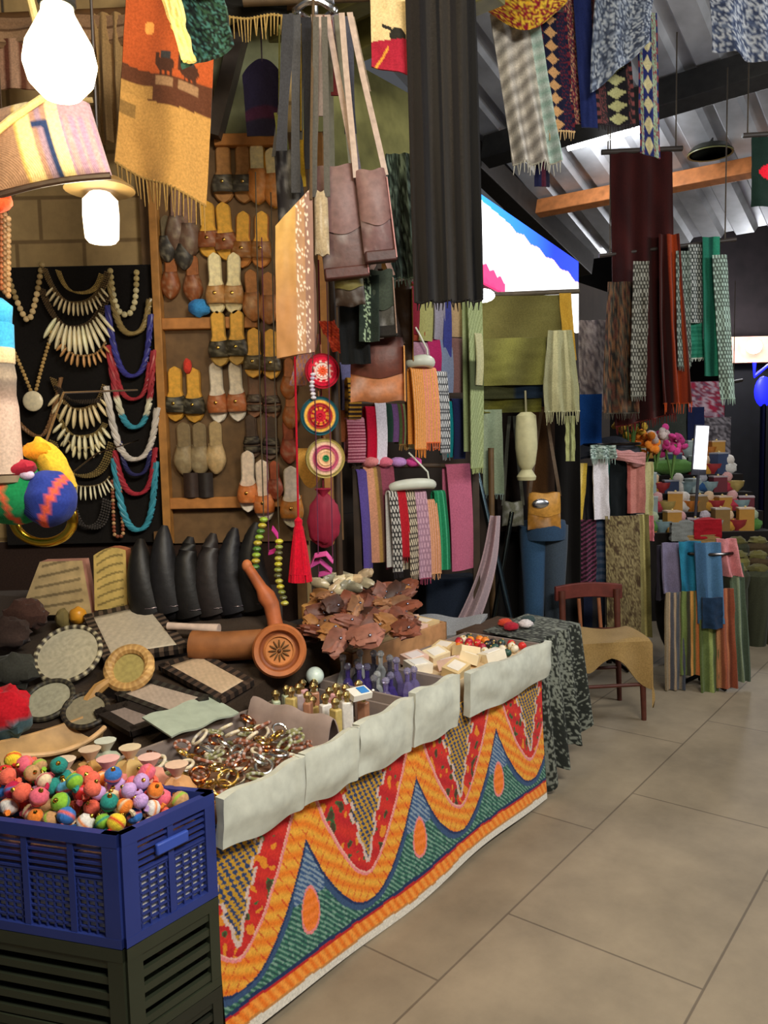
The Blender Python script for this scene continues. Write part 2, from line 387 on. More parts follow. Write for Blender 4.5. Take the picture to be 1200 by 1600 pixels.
# --- printed applique cloth on the table front
NAVY, RED, ORG, YEL, GRN, PNK = C('#26365f'), C('#c2262b'), C('#f07a22'), C('#f2b040'), C('#3f7d62'), C('#ef8d8d')
def khayamiya(s, z):
    wob = 0.006 * noise.noise(Vector((s * 14, z * 14, 0)))
    z0 = z; z = z + wob
    if z < 0.026: return C('#e6e0d2')
    if z < 0.034: return C('#c98a4a')
    if z < 0.075:
        return mix(ORG, C('#ffa545'), 0.5 + 0.5 * math.sin(s * 190 + z * 120))
    if z < 0.083: return RED
    if z < 0.094: return NAVY
    ph = (s - 0.33) / 0.535; k = round(ph); d = abs(ph - k); e = 1 - 2 * d; sd = 1 if ph > k else -1
    zc = 0.165 + 0.36 * max(e, 0) ** 1.75
    slope = 0.36 * 1.75 * max(e, 0.001) ** 0.75 * 2 / 0.535
    q = (z - zc) / math.sqrt(1 + slope * slope)
    if abs(q) < 0.039:
        g = math.sin((z * 1.1 - sd * (s - k * 0.535) * 1.6) * 95)
        c = mix(ORG, YEL, 0.55 + 0.45 * math.sin((z + s * 0.6) * 120 + q * 30))
        if g > 0.93 and abs(q) > 0.008: c = mix(c, C('#d03a22'), 0.75)
        return c
    if 0.039 <= q < 0.052: return PNK if q < 0.047 else C('#f2b7a6')
    if q >= 0.052:
        # red lappet with stepped pale edge, then blue and ochre hatching
        dx = 0.5 - d                                   # 0 in the middle of the trough
        prof = 0.118 + 0.03 * ((z * 13) % 1 > 0.5) + 0.02 * math.sin(z * 60)
        horiz = dx * 0.535
        vee = (0.09 + 0.012 * (1 if (z * 14) % 1 > 0.45 else -1)) * (z - 0.24) / 0.26
        if z > 0.25 and horiz < vee - 0.006:
            a = math.sin((s * 1.0 + z * 0.5) * 300) + 0.9 * math.sin(z * 420 + 3 * noise.noise(Vector((s * 20, z * 20, 2))))
            return C('#c8982f') if a > -0.1 else mix(NAVY, C('#3d5a86'), 0.3)
        if z > 0.245 and horiz < vee + 0.006: return C('#d9c0b4')
        g = noise.noise(Vector((s * 34, z * 30, 3.3)))
        if g > 0.36: return C('#e8902c')
        if g < -0.36: return C('#4d3f2a') if g < -0.44 else C('#3d6b3c')
        return mix(RED, C('#d8352c'), 0.5 + 0.5 * math.sin(z * 90 + s * 60))
    # below the rope band
    if q > -0.046: return NAVY
    ex = (s - 0.33 - k * 0.535) / 0.033; ez = (z - 0.215) / 0.06
    rr = ex * ex * (1 + 0.35 * ez) + ez * ez
    if rr < 1: return mix(ORG, C('#ff8a3c'), 0.5 + 0.5 * math.sin(z * 200))
    if rr < 1.35: return PNK
    a = math.sin((s * 1.0 + z * 1.1) * 330) + 1.2 * noise.noise(Vector((s * 60, z * 60, 4)))
    if z > 0.25 and d < 0.12: return C('#8c9fb0') if a > 0.1 else C('#42608a')
    if q > -0.06: return mix(NAVY, C('#4a6a90'), 0.5)
    return C('#2c5450') if a > 0.35 else (C('#477f69') if a > -0.7 else C('#83a896'))
CLH = 0.60
def cl_fn(u, v):
    s = u * TL; z = 0.012 + (1 - v) * (CLH - 0.012)
    out = 0.004 + 0.012 * (v ** 1.5) * (0.6 + 0.4 * math.sin(s * 9)) + 0.02 * v * v
    p = T_(s) + V * out; return (p.x, p.y, z + 0.01 * v * math.sin(s * 5 + 1))
m = MB().sheet(cl_fn, 420, 150, 0.003, lambda u, v: khayamiya(u * TL, (1 - v) * CLH))
solo('printed_tablecloth', 'orange, red and blue printed applique cloth hanging down the table front', 'tablecloth', m, FAB)

# --- white cloth-lined trays along the front edge
WHT = C('#cfd2c4')
def tray(label, s0, s1, depth, hz, panels, nm='display_tray', z0=TZ, side=C('#8d7f78')):
    t = thing(nm, label, 'tray', (0, 0, 0), group=None)
    L_ = s1 - s0
    m = MB()
    vs = [T_(s0, 0.0, z0 + 0.001), T_(s1, 0.0, z0 + 0.001), T_(s1, depth, z0 + 0.001), T_(s0, depth, z0 + 0.001)]
    m.add(vs + [v + Vector((0, 0, 0.008)) for v in vs], [(3, 2, 1, 0), (4, 5, 6, 7), (0, 1, 5, 4), (1, 2, 6, 5), (2, 3, 7, 6), (3, 0, 4, 7)], side)
    m.build('tray_base', PAPER, t, smooth=False)
    for nm2, A, B, o in (('tray_back', T_(s0, depth), T_(s1, depth), 1), ('tray_end', T_(s0, 0), T_(s0, depth), 0), ('tray_end', T_(s1, 0), T_(s1, depth), 0)):
        m = MB(); q = (A + B) / 2; m.box((0, 0, 0), ((B - A).length, 0.012, hz(0.5) - z0 - 0.03), side)
        m.build(nm2, PAPER, t, loc=(q.x, q.y, (hz(0.5) - 0.03 + z0) / 2 + 0.006), rot=(0, 0, math.atan2((B - A).y, (B - A).x)), smooth=False)
    for k, (u0, u1) in enumerate(panels):
        def fr(u, v, u0=u0, u1=u1):
            s = lin(u0, u1, u); z = lin(hz((s - s0) / L_), z0 + 0.002 - 0.012 * math.sin(u * PI), v)
            bulge = 0.016 + 0.012 * math.sin(v * PI) * math.sin(u * PI) + 0.008 * noise.noise(Vector((s * 9, z * 16, 5 + k)))
            bulge += 0.012 * math.exp(-((u - 0.94) / 0.07) ** 2) - 0.012 * v ** 2
            p = T_(s) + V * (bulge + 0.037); return (p.x, p.y, z + 0.004 * math.sin(u * 9))
        m = MB().sheet(fr, 40, 14, 0.028, WHT); m.build('front_cloth', SILK, t)
    return t
tray('long tray with pale grey cloth front panels beside the blue crate', 0.0, 0.792, 0.40, lambda u: 0.684 + 0.045 * u, [(0.0, 0.285), (0.292, 0.517), (0.524, 0.790)])
tray('short tray with one pale grey cloth panel in the middle of the table front', 0.808, 1.065, 0.36, lambda u: 0.735, [(0.808, 1.065)])
tray('tray with pale grey cloth front at the far end beside the dark draped cloth', 1.15, 1.775, 0.36, lambda u: 0.715 - 0.012 * u, [(1.15, 1.775)])

# --- blue crate and the dark crate it stands on
CR = Vector((-0.602, 1.699, 0)); CL = Vector((-0.962, 0.273, 0)); LA, LB = 0.262, 0.62; CZ0, CZ1 = 0.435, 0.70
BLU, BLU2 = C('#2b3a80'), C('#223080')
def crate(label, z0, z1, col, nm, lattice=True, off=Vector((0, 0, 0)), tk=0.012):
    t = thing(nm, label, 'crate', CR + off + Vector((0, 0, z0)))
    H = z1 - z0
    A, B, Cc, D = Vector((0, 0, 0)), U * LA, U * LA + CL * LB, CL * LB
    def lat(P0, P1, name, grid):
        d = P1 - P0; L_ = d.length; rz = math.atan2(d.y, d.x); m = MB()
        def r(x0, x1, y0, y1, th=tk, c=col): m.box(((x0 + x1) / 2, 0, (y0 + y1) / 2), (x1 - x0, th, y1 - y0), c)
        r(0, L_, H - 0.03, H, tk * 1.6); r(0, L_, 0, 0.022, tk * 1.6); r(0, 0.04, 0, H, tk * 1.5); r(L_ - 0.03, L_, 0, H, tk * 1.5)
        if grid:
            nb = max(2, int(L_ / 0.11))
            for k in range(1, nb): x = L_ * k / nb; r(x - 0.008, x + 0.008, 0.02, H - 0.02, tk * 1.2)
            for z in (H * 0.60, H * 0.66, H * 0.72, H * 0.78, H * 0.84): r(0.02, L_ - 0.02, z - 0.003, z + 0.003, tk * 0.8)
            nx = int(L_ / 0.022)
            for k in range(1, nx): x = L_ * k / nx; r(x - 0.0022, x + 0.0022, 0.02, H * 0.57, tk * 0.5)
            for k in range(1, 9): z = 0.02 + (H * 0.57 - 0.02) * k / 8; r(0.02, L_ - 0.02, z - 0.0022, z + 0.0022, tk * 0.5)
        else:
            for k in range(1, 6): z = H * k / 6; r(0.02, L_ - 0.02, z - 0.012, z + 0.006, tk)
        return m.build(name, PLAS, t, loc=P0, rot=(0, 0, rz), smooth=False)
    lat(A, B, 'side_panel', lattice); lat(A, D, 'front_panel', lattice); lat(D, Cc, 'side_panel', lattice); lat(B, Cc, 'rear_panel', lattice)
    m = MB(); q = [A, B, Cc, D]
    m.add([v + Vector((0, 0, 0.004)) for v in q] + [v + Vector((0, 0, 0.014)) for v in q], [(3, 2, 1, 0), (4, 5, 6, 7), (0, 1, 5, 4), (1, 2, 6, 5), (2, 3, 7, 6), (3, 0, 4, 7)], col)
    m.build('crate_floor', PLAS, t, smooth=False)
    if lattice:
        m = MB(); g = (A + B) / 2 + Vector((0, 0, H * 0.73)) + V * 0.012
        m.box((0, 0, 0), (0.09, 0.012, 0.028), C('#3a55b4')); m.build('crate_handle', PLAS, t, loc=g, rot=(0, 0, YAWU), bevel=0.004)
        for (wA, wB, nm_) in ((A, B, 'liner'), (A, D, 'liner')):
            d = wB - wA; m = MB(); inn = (U if wB is D else CL) * 0.011
            m.box((0, 0, 0), (d.length - 0.05, 0.004, H * 0.52), C('#e4e2dc')); q = (wA + wB) / 2 + inn + Vector((0, 0, H * 0.3))
            m.build(nm_, PAPER, t, loc=q, rot=(0, 0, math.atan2(d.y, d.x)), smooth=False)
    return t
crate('blue plastic lattice crate heaped with colourful baubles', CZ0, CZ1, BLU, 'plastic_crate')
crate('dark green slatted crate under the blue crate', 0.20, CZ0 - 0.002, C('#33382a'), 'plastic_crate', False)
crate('lowest dark slatted crate on the floor under the others', 0.0, 0.198, C('#2a2d24'), 'plastic_crate', False)

# baubles heaped in the crate: each a felt ball with a little cap and tassel
cols = [('pink', '#ee6f86'), ('coral', '#f0705a'), ('orange', '#f28a3a'), ('lime green', '#8fc63f'), ('green', '#3fae5a'), ('teal', '#2f8f86'), ('sky blue', '#5aa9d8'), ('blue', '#3c78c4'),
        ('lilac', '#c9a3dc'), ('yellow', '#f0d33c'), ('cream', '#e6d2b0'), ('tan', '#c79a6c'), ('red', '#d8332f'), ('black', '#2c2a30'), ('white', '#e8e4e0'), ('crimson', '#b8264a')]
def crate_pt(a, b, z): p = CR + U * (LA * a) + CL * (LB * b); return Vector((p.x, p.y, z))
proto = {}
k = 0; done = []
for lay, (zz, cnt) in enumerate(((0.655, 40), (0.69, 44), (0.725, 36), (0.755, 18))):
    tries = 0; made = 0
    while made < cnt and tries < 1500:
        tries += 1
        mrg = 0.12 + 0.06 * lay
        a = random.uniform(mrg, 1 - mrg * 0.9); b = random.uniform(0.05 + 0.02 * lay, 0.97)
        q = crate_pt(a, b, zz + random.uniform(-0.008, 0.008))
        if any((q - e).length < 0.034 for e in done): continue
        done.append(q); made += 1
        nm, hx = random.choice(cols + [c for c in cols if c[0] in ('pink', 'coral', 'cream', 'tan', 'lilac')])
        if nm not in proto:
            r = 0.0205; th = thing('felt_bauble', '%s felt bauble heaped in the blue plastic crate' % nm, 'bauble', q, group='%s felt baubles in the crate' % nm)
            c1 = C(hx); c2 = C(random.choice(cols)[1])
            bt = MB().ball((0, 0, 0), (r, r, r * 0.92), lambda v: c2 if abs(v[2]) < r * 0.16 else c1, 14, 10, bump=0.12).build('ball', FAB, th)
            MB().lathe([(0.006, r * 0.8), (0.005, r * 1.05), (0.002, r * 1.2)], C('#d8b04a'), 8).build('cap', META, th)
            MB().tube([(0, 0, -r * 0.8), (0.004, 0, -r * 1.2), (0.012, 0.003, -r * 1.35)], lambda t: 0.004 + 0.003 * t, c2, 6).build('tassel', FAB, th)
            proto[nm] = th
        else:
            th = proto[nm].copy(); COL.objects.link(th)
            for ch in proto[nm].children:
                c = ch.copy(); COL.objects.link(c); c.parent = th
            th.location = q
        th.rotation_euler = (random.uniform(-1.2, 1.2), random.uniform(-1.2, 1.2), random.uniform(0, 6))
        th.scale = [random.uniform(0.9, 1.12)] * 3
m = MB(); m.add([crate_pt(0.07, 0.03, 0.632), crate_pt(0.93, 0.03, 0.632), crate_pt(0.93, 0.97, 0.632), crate_pt(0.07, 0.97, 0.632),
                 crate_pt(0.07, 0.03, 0.46), crate_pt(0.93, 0.03, 0.46), crate_pt(0.93, 0.97, 0.46), crate_pt(0.07, 0.97, 0.46)],
                [(0, 1, 2, 3), (7, 6, 5, 4), (4, 5, 1, 0), (5, 6, 2, 1), (6, 7, 3, 2), (7, 4, 0, 3)], C('#8a6a5c'))
solo('packing_cloth', 'brown packing cloth filling the blue crate under the baubles', 'cloth', m, FAB, smooth=False)
# ================================================================== WALL OF SHOES, NECKLACE BOARD
YB = 3.60                                   # face of the boards
def X(px, py, Y=YB): return P(px, py, Y)
# black felt board
a, b = X(12, 852), X(236, 413)
m = MB(); m.box(((a.x + b.x) / 2, 3.625, (a.z + b.z) / 2), (b.x - a.x, 0.058, b.z - a.z), C('#1b1816'))
solo('display_board', 'black felt board on the stone wall hung with necklaces', 'board', m, FAB, bevel=0.005)

# shoe shelf
sh = thing('shoe_shelf', 'open wooden shelf against the wall covered with hanging slippers', 'shelf', (0, 0, 0))
a, b = X(243, 850, 3.62), X(520, 205, 3.62)
m = MB(); m.box(((a.x + b.x) / 2, 3.635, (a.z + b.z) / 2), (b.x - a.x, 0.03, b.z - a.z), C('#6e5334')); m.build('back_panel', WOOD, sh, smooth=False)
for x in (240, 500):
    p, q = X(x + 12, 852, 3.55), X(x, 205, 3.55); m = MB(); m.box(((p.x + q.x) / 2, 3.59, (p.z + q.z) / 2), (0.035, 0.06, q.z - p.z), C('#b07a3c')); m.build('post', WOOD, sh, bevel=0.003)
for y, x0, x1 in ((213, 332, 440), (503, 246, 400), (786, 250, 470)):
    p, q = X(x0, y, 3.55), X(x1, y, 3.55); m = MB(); m.box(((p.x + q.x) / 2, 3.598, (p.z + q.z) / 2), (q.x - p.x, 0.044, 0.05), C('#b87a3e')); m.build('shelf_board', WOOD, sh, bevel=0.004)
# supports down to the table so the shelf and the board stand on something
for x in (250, 470):
    p = X(x, 840, 3.6); m = MB(); m.box((p.x, 3.6, (p.z + TZ) / 2 - 0.28), (0.04, 0.05, p.z - TZ + 0.62), C('#6a4c2c')); m.build('leg', WOOD, sh)

def outline(t, L_=0.25, W_=0.088, pointed=0.0, side=1):
    """half widths of a sole at t: 0 heel .. 1 toe"""
    if t < 0.12: w = 0.62 * math.sqrt(max(0, 1 - ((0.12 - t) / 0.12) ** 2)) + 0.02
    elif t < 0.45: w = lin(0.64, 0.62, (t - 0.12) / 0.33)
    elif t < 0.75: w = lin(0.62, 1.0, math.sin((t - 0.45) / 0.3 * PI / 2))
    else:
        q = (t - 0.75) / 0.25; w = (1 - pointed) * math.sqrt(max(0, 1 - q * q)) + pointed * (1 - q)
        w = max(w, 0.05)
    return w * W_ / 2
def sole_out(L_, W_, pointed, grow=0.0, t0=0.0, t1=1.0, n=22):
    l, r = [], []
    for i in range(n + 1):
        t = lin(t0, t1, i / n); h = max(0.003, outline(t, L_, W_, pointed) + grow); z = L_ / 2 - t * L_
        l.append((-h, z)); r.append((h, z))
    return l + r[::-1]
def slipper(label, px, py, lenpx, insole, vamp, toe, style='slide', Y=3.615, tilt=0.0, group=None, wpx=None):
    s = Y / F; L_ = lenpx * s; W_ = (wpx or lenpx * 0.36) * s
    c = P(px, py + lenpx / 2, Y); pointed = {'slide': 0.15, 'babouche': 0.7, 'sandal': 0.1, 'closed': 0.35}[style]
    t = thing('slipper', label, 'slipper', c, (0, tilt, 0), group)
    sc = mix(toe, (0, 0, 0), 0.25)
    MB().prism(sole_out(L_, W_, pointed, 0.002), -0.016, 0.0, sc).build('sole', LEA, t, bevel=0.003)
    m = MB(); o = sole_out(L_, W_, pointed, -0.003); m.prism(o, -0.022, -0.0158, [insole if z > -L_ * 0.12 else toe for x, z in o] * 2); m.build('insole', LEA, t, bevel=0.002)
    t0, t1 = {'slide': (0.52, 0.84), 'sandal': (0.5, 0.66), 'babouche': (0.5, 1.0), 'closed': (0.42, 1.0)}[style]
    def vf(u, v):
        tt = lin(t0, t1, v); h = outline(min(tt, 0.995), L_, W_, pointed) + 0.004; a = PI * u
        hi = (0.042 if style != 'sandal' else 0.034) * (L_ / 0.25) * (1 - 0.55 * max(0, (tt - 0.7) / 0.3) ** 1.4)
        cut = 0.05 * L_ * math.sin(a) * (1 - v) * (1 if style != 'sandal' else 0)
        return (-h * math.cos(a), -0.016 - hi * math.sin(a) ** 0.8, L_ / 2 - tt * L_ - cut)
    def vc(u, v):
        g = noise.noise(Vector((u * 6, v * 6, px * 0.1)))
        return mix(vamp, (0, 0, 0), 0.35) if v < 0.06 or v > 0.95 else mix(vamp, mix(vamp, (1, 0.9, 0.6), 0.5), 0.6 * max(0, g))
    m = MB().sheet(vf, 14, 10, 0.0025, vc); m.build('vamp', LEA, t)
    if style == 'sandal':
        def sf(u, v):
            tt = lin(0.72, 0.86, v); h = outline(tt, L_, W_, pointed) + 0.003; a = PI * u
            return (-h * math.cos(a), -0.016 - 0.026 * math.sin(a), L_ / 2 - tt * L_)
        MB().sheet(sf, 12, 4, 0.0025, vc).build('toe_strap', LEA, t)
    if style in ('slide',):
        MB().ball((0, -0.016 - 0.043 * L_ / 0.25, L_ / 2 - 0.68 * L_), (0.008, 0.004, 0.008), mix(vamp, C('#e8c060'), 0.6), 8, 6).build('stud', META, t)
    return t
YE, TAN, ORT, CRM, WHI, DBR, GRY, BLK, GLD = C('#e8ad3e'), C('#b9834a'), C('#c9803a'), C('#efdfae'), C('#f3e6cf'), C('#5b3d26'), C('#6d6148'), C('#35302a'), C('#caa04a')
N_, M_ = 'nearer the necklace board', 'nearer the hanging bags'
shoes = [  # label core, style, insole, vamp, toe, [(x, y, len)]
 ('grey strapped tan slide at the very top of the shelf', 'slide', TAN, C('#4a443a'), TAN, (350, 230, 86), (381, 230, 86)),
 ('cream and orange closed slipper at the very top of the shelf', 'closed', CRM, ORT, YE, (403, 228, 90), (428, 236, 88)),
 ('mauve brown slipper hung beside the tapestry fringe', 'closed', C('#8a6a58'), C('#6a5040'), DBR, (277, 300, 92), (297, 312, 90)),
 ('yellow slide with brown leather strap in the second row', 'slide', YE, C('#8a4a24'), YE, (326, 318, 84), (352, 320, 86)),
 ('yellow slide with shiny brown strap in the second row', 'slide', YE, C('#96602c'), ORT, (380, 334, 84), (409, 334, 84)),
 ('chestnut closed leather slipper above the upper shelf board', 'closed', C('#9a5c30'), C('#8a4c26'), C('#b06a34'), (268, 395, 72), (302, 400, 72)),
 ('cream slide with tan strap above the upper shelf board', 'slide', C('#f5e6b4'), C('#b9864c'), CRM, (338, 398, 92), (366, 398, 92)),
 ('plain tan slipper beside the sequined cloth', 'closed', C('#b4763e'), C('#a86c3a'), C('#9a6236'), (395, 424, 78), (420, 428, 78)),
 ('grey brown slipper hung behind the mauve ones', 'closed', GRY, BLK, GRY, (262, 340, 70), (288, 352, 70)),
 ('yellow slide with gold toe below the upper shelf board', 'slide', YE, C('#3a3426'), GLD, (343, 488, 84), (371, 486, 84)),
 ('small yellow slide with dark strap beside the woven coasters', 'slide', YE, C('#4a3c24'), YE, (397, 514, 76), (424, 516, 76)),
 ('small yellow slide with black strap in the middle bay', 'slide', YE, C('#2e2a20'), C('#d29a34'), (275, 574, 84), (304, 576, 84)),
 ('long white slide with orange brown strap in the middle bay', 'slide', WHI, C('#b4683a'), C('#f3ead8'), (340, 566, 94), (370, 564, 94)),
 ('dark brown strapped sandal in the middle bay', 'sandal', C('#6b4a30'), C('#3f2c1e'), C('#8a5a3c'), (398, 582, 70), (424, 584, 70)),
 ('orange brown closed slipper under the sequined cloth', 'closed', C('#c07238'), C('#b0642e'), C('#c87c3e'), (452, 560, 64), (455, 606, 64)),
 ('grey brown lattice topped slipper in the lower bay', 'closed', C('#8a7654'), C('#a08c68'), C('#a28c66'), (289, 660, 82), (313, 660, 82)),
 ('black brown strapped sandal in the lower bay', 'sandal', C('#4c382a'), C('#2a201a'), C('#6a5242'), (394, 648, 68), (424, 650, 68)),
 ('brick red slipper beside the yellow woven coaster', 'closed', C('#a5502e'), C('#98442a'), C('#8a3c26'), (452, 654, 70), (430, 720, 60)),
 ('white slide with orange strap over the lowest shelf board', 'slide', C('#f6dfc6'), C('#d4793a'), C('#f4e6d0'), (388, 704, 96), (412, 718, 98)),
]
for core, st, i_, v_, t_, A, B in shoes:
    for (x, y, l), wh in ((A, N_), (B, M_)):
        slipper('%s, %s' % (core, wh), x, y, l, i_, v_, t_, st, tilt=random.uniform(-0.06, 0.06), group='pairs of slippers hanging on the shelf', Y=3.573 if any(y - 14 < b_ < y + l + 14 for b_ in (213, 503, 786)) else 3.617, wpx=30 if l > 90 else l * 0.385)
slipper('single beige lattice slipper in the lower bay', 338, 658, 82, C('#b49a6c'), C('#d0b07c'), C('#c8ac7a'), 'closed', group='single slippers hanging on the shelf')
slipper('single pale grey slide with orange strap and cream toe at the bottom', 456, 728, 96, C('#e4d6c8'), C('#d88a3c'), C('#f0e6c8'), 'slide', group='single slippers hanging on the shelf', Y=3.573)
# small bits on the shelf
m = MB().ball((0, 0, 0), (0.05, 0.03, 0.036), lambda v: C('#3f8fd0') if v[0] > -0.02 else C('#2f6fb0'), 14, 10, bump=0.25)
solo('blue_pouch', 'crumpled bright blue pouch on the upper shelf board', 'pouch', m, FAB, P(312, 481, 3.57))
m = MB().ball((0, 0, 0), (0.02, 0.02, 0.034), C('#e2483a'), 10, 8, bump=0.2)
solo('red_tassel', 'little red tassel between the small yellow slides', 'tassel', m, FAB, P(293, 572, 3.59))
for i, (x, y, c, l) in enumerate(((300, 770, '#3a2a22', 'dark brown folded pouch standing on the lowest shelf board'), (322, 768, '#2c2420', 'black folded pouch standing on the lowest shelf board'))):
    p0 = P(x, 777, 3.585); m = MB().sheet(lambda u, v: (lin(-0.035, 0.035, u), -0.02 * math.sin(PI * u) - 0.004, 0.11 * (1 - v)), 8, 6, 0.02, C(c))
    solo('folded_pouch', l, 'pouch', m, LEA, p0)

# ------------------------------------------------------------------ necklaces
YN = 3.575
def ucurve(A, B, yb, p=2.3, n=60, Y=YN):
    a, b = P(A[0], A[1], Y), P(B[0], B[1], Y); zb = P((A[0] + B[0]) / 2, yb, Y).z; out = []
    for i in range(n + 1):
        t = i / n; k = abs(2 * t - 1) ** p; top = a.z if t < 0.5 else b.z
        out.append(Vector((lin(a.x, b.x, t) - 0.01 * math.sin(2 * PI * t), Y - 0.006, zb + (top - zb) * k)))
    return out
def even(pts, step):
    out, acc = [pts[0]], 0.0
    for a, b in zip(pts, pts[1:]):
        d = (b - a).length; pos = step - acc
        while pos <= d:
            out.append(a + (b - a) * (pos / d)); pos += step
        acc = d - (pos - step)
    return out
def necklace(label, A, B, yb, kind, cols_, r=0.006, bars=None, p=2.3, extra=None):
    Y = YN - random.uniform(0, 0.02); pts = ucurve(A, B, yb, p, Y=Y); base = pts[len(pts) // 2]
    t = thing('necklace', label, 'necklace', base, group='necklaces on the black board')
    rel = [q - base for q in pts]; m = MB(); n = len(rel)
    colf = cols_ if callable(cols_) else (lambda t: cols_)
    if kind == 'rope':
        for k in range(3):
            tw = [q + Vector((math.cos(i * 0.7 + k * 2.1), 0.6 * math.sin(i * 0.7 + k * 2.1), 0.3 * math.cos(i * 0.7 + k * 2.1))) * r * 0.5 for i, q in enumerate(rel)]
            m.tube(tw, r * 0.62, lambda q, k=k: mix(colf(q), (0, 0, 0), 0.0 if k else 0.18), 7)
        m.build('strand', BEAD, t)
    elif kind == 'beads':
        e = even(rel, r * 1.9)
        for i, q in enumerate(e): m.ball(q, (r, r * 0.8, r), jit(colf(i / max(1, len(e) - 1)), 0.2), 8, 6)
        m.build('bead_strand', BEAD, t)
    elif kind == 'strands':
        for k in range(4):
            o = Vector(((k - 1.5) * r * 1.3, 0, -(k - 1.5) * r * 0.5)); e = even([q + o for q in rel], r * 1.5)
            for i, q in enumerate(e): m.ball(q, r * 0.7, jit(colf(i / max(1, len(e) - 1)), 0.25), 6, 5)
        m.build('bead_strand', BEAD, t)
    if bars:
        t0, t1, num, length, wid, bc = bars
        for k in range(num):
            tt = lin(t0, t1, k / (num - 1)); i = min(n - 2, max(1, int(tt * (n - 1)))); q = rel[i]; tg = (rel[i + 1] - rel[i - 1]).normalized()
            nn = Vector((tg.z, 0, -tg.x));
            if nn.z > 0: nn = -nn
            nn = (nn + Vector((0, 0, -0.5))).normalized(); ll = length * (0.82 + 0.18 * math.sin(PI * k / (num - 1)))
            c = q + nn * (ll * 0.5); R = nn.to_track_quat('Z', 'Y').to_matrix().to_4x4()
            MB().ball((0, 0, 0), (wid, wid * 0.55, ll * 0.55), jit(bc, 0.15), 8, 7, R).build('pendant', BEAD, t, loc=c + Vector((0, -0.006, 0)))
    if extra: extra(t, rel)
    return t
BRZ, DKB, BONE, NV, RD, TQ, SLV = C('#8f7a48'), C('#6b5534'), C('#efe2bd'), C('#3b3a86'), C('#a5333a'), C('#3f93a6'), C('#d2c8bc')
necklace('chunky cream nugget necklace in the top corner of the board', (66, 414), (14, 432), 500, 'beads', lambda t: C('#d9bd8a') if 0.25 < t < 0.8 else C('#a48a5a'), 0.0135)
def disc(t, rel):
    MB().ball((0, -0.012, -0.02), (0.045, 0.012, 0.045), C('#f2e4c0'), 18, 10).build('disc_pendant', NACRE, t)
necklace('tan shell chain with one large round cream disc', (82, 520), (14, 530), 620, 'beads', C('#b8965c'), 0.009, p=1.3, extra=disc)
necklace('bronze bead necklace with a row of pale fan bars at the top', (70, 420), (170, 424), 474, 'strands', DKB, 0.006, (0.16, 0.86, 15, 0.055, 0.010, C('#d9c69a')))
necklace('plain bronze bead necklace inside the top fan necklace', (92, 424), (160, 428), 458, 'strands', C('#a48a4e'), 0.005)
necklace('dark multi strand necklace with broad bright cream fan', (66, 452), (168, 458), 512, 'strands', C('#574530'), 0.007, (0.24, 0.84, 13, 0.12, 0.017, C('#fbeec4')))
necklace('brown shell fringe necklace just under the broad cream fan', (96, 530), (166, 532), 556, 'beads', C('#8a6a42'), 0.006, (0.08, 0.92, 11, 0.05, 0.011, C('#cf9c62')))
necklace('chunky ivory tooth necklace beside the shoe shelf post', (173, 424), (214, 420), 492, 'beads', lambda t: C('#e2d3a0') if 0.2 < t < 0.85 else C('#b49f68'), 0.0135)
necklace('thick bronze rope necklace below the ivory tooth necklace', (172, 440), (234, 468), 522, 'rope', C('#9a8350'), 0.014)
necklace('navy blue rope necklace', (168, 478), (236, 492), 588, 'rope', NV, 0.013)
def seg(t):
    d = min(t, 1 - t); return RD if d < 0.17 else (C('#d8d2b4') if d < 0.27 else TQ)
necklace('rope necklace in red, white and turquoise sections', (170, 540), (240, 548), 668, 'rope', seg, 0.014)
necklace('plain dark red rope necklace inside the red, white and turquoise one', (178, 560), (234, 566), 624, 'rope', RD, 0.011)
necklace('silvery white rope necklace', (166, 604), (246, 638), 718, 'rope', SLV, 0.015)
necklace('dark red rope necklace above the long turquoise one', (180, 704), (243, 700), 772, 'rope', C('#a8303c'), 0.013)
necklace('long turquoise rope necklace at the bottom of the board', (178, 716), (244, 722), 828, 'rope', TQ, 0.015)
necklace('navy rope necklace with silver tips inside the silvery one', (188, 690), (236, 690), 742, 'rope', C('#2c2c58'), 0.01)
necklace('brown leather cord necklace beside the cream disc', (96, 590), (22, 650), 682, 'rope', C('#8a6440'), 0.010)
necklace('bead necklace with tapered beige bars in the middle of the board', (84, 592), (166, 600), 640, 'strands', C('#77603a'), 0.006, (0.14, 0.86, 11, 0.085, 0.015, C('#e8d3a2')))
necklace('necklace with two rows of ivory leaf pendants', (92, 648), (166, 660), 682, 'strands', C('#8a7648'), 0.005, (0.1, 0.9, 10, 0.07, 0.015, C('#ece2b8')))
necklace('ivory leaf pendant necklace under the two row one', (98, 668), (162, 676), 700, 'beads', C('#9a8658'), 0.005, (0.15, 0.85, 8, 0.05, 0.013, C('#e4d8a8')))
necklace('antique bronze chain necklace in the lower half of the board', (84, 690), (176, 690), 744, 'strands', C('#7d6a40'), 0.007)
necklace('small necklace with slim white bars near the bottom of the board', (98, 738), (172, 744), 760, 'beads', C('#6a5a3a'), 0.005, (0.06, 0.94, 13, 0.06, 0.008, C('#f0e8c4')))
necklace('charcoal bead necklace at the bottom of the board', (112, 780), (168, 780), 824, 'strands', C('#3f3a36'), 0.008)
necklace('blackened metal necklace in the centre of the board', (92, 606), (168, 622), 628, 'strands', C('#3a3026'), 0.007)
necklace('narrow strand of brown and white beads hanging near the long turquoise necklace', (176, 752), (188, 752), 838, 'beads', lambda t: C('#c9a070') if int(t * 20) % 2 else C('#8a4c34'), 0.009, p=5)
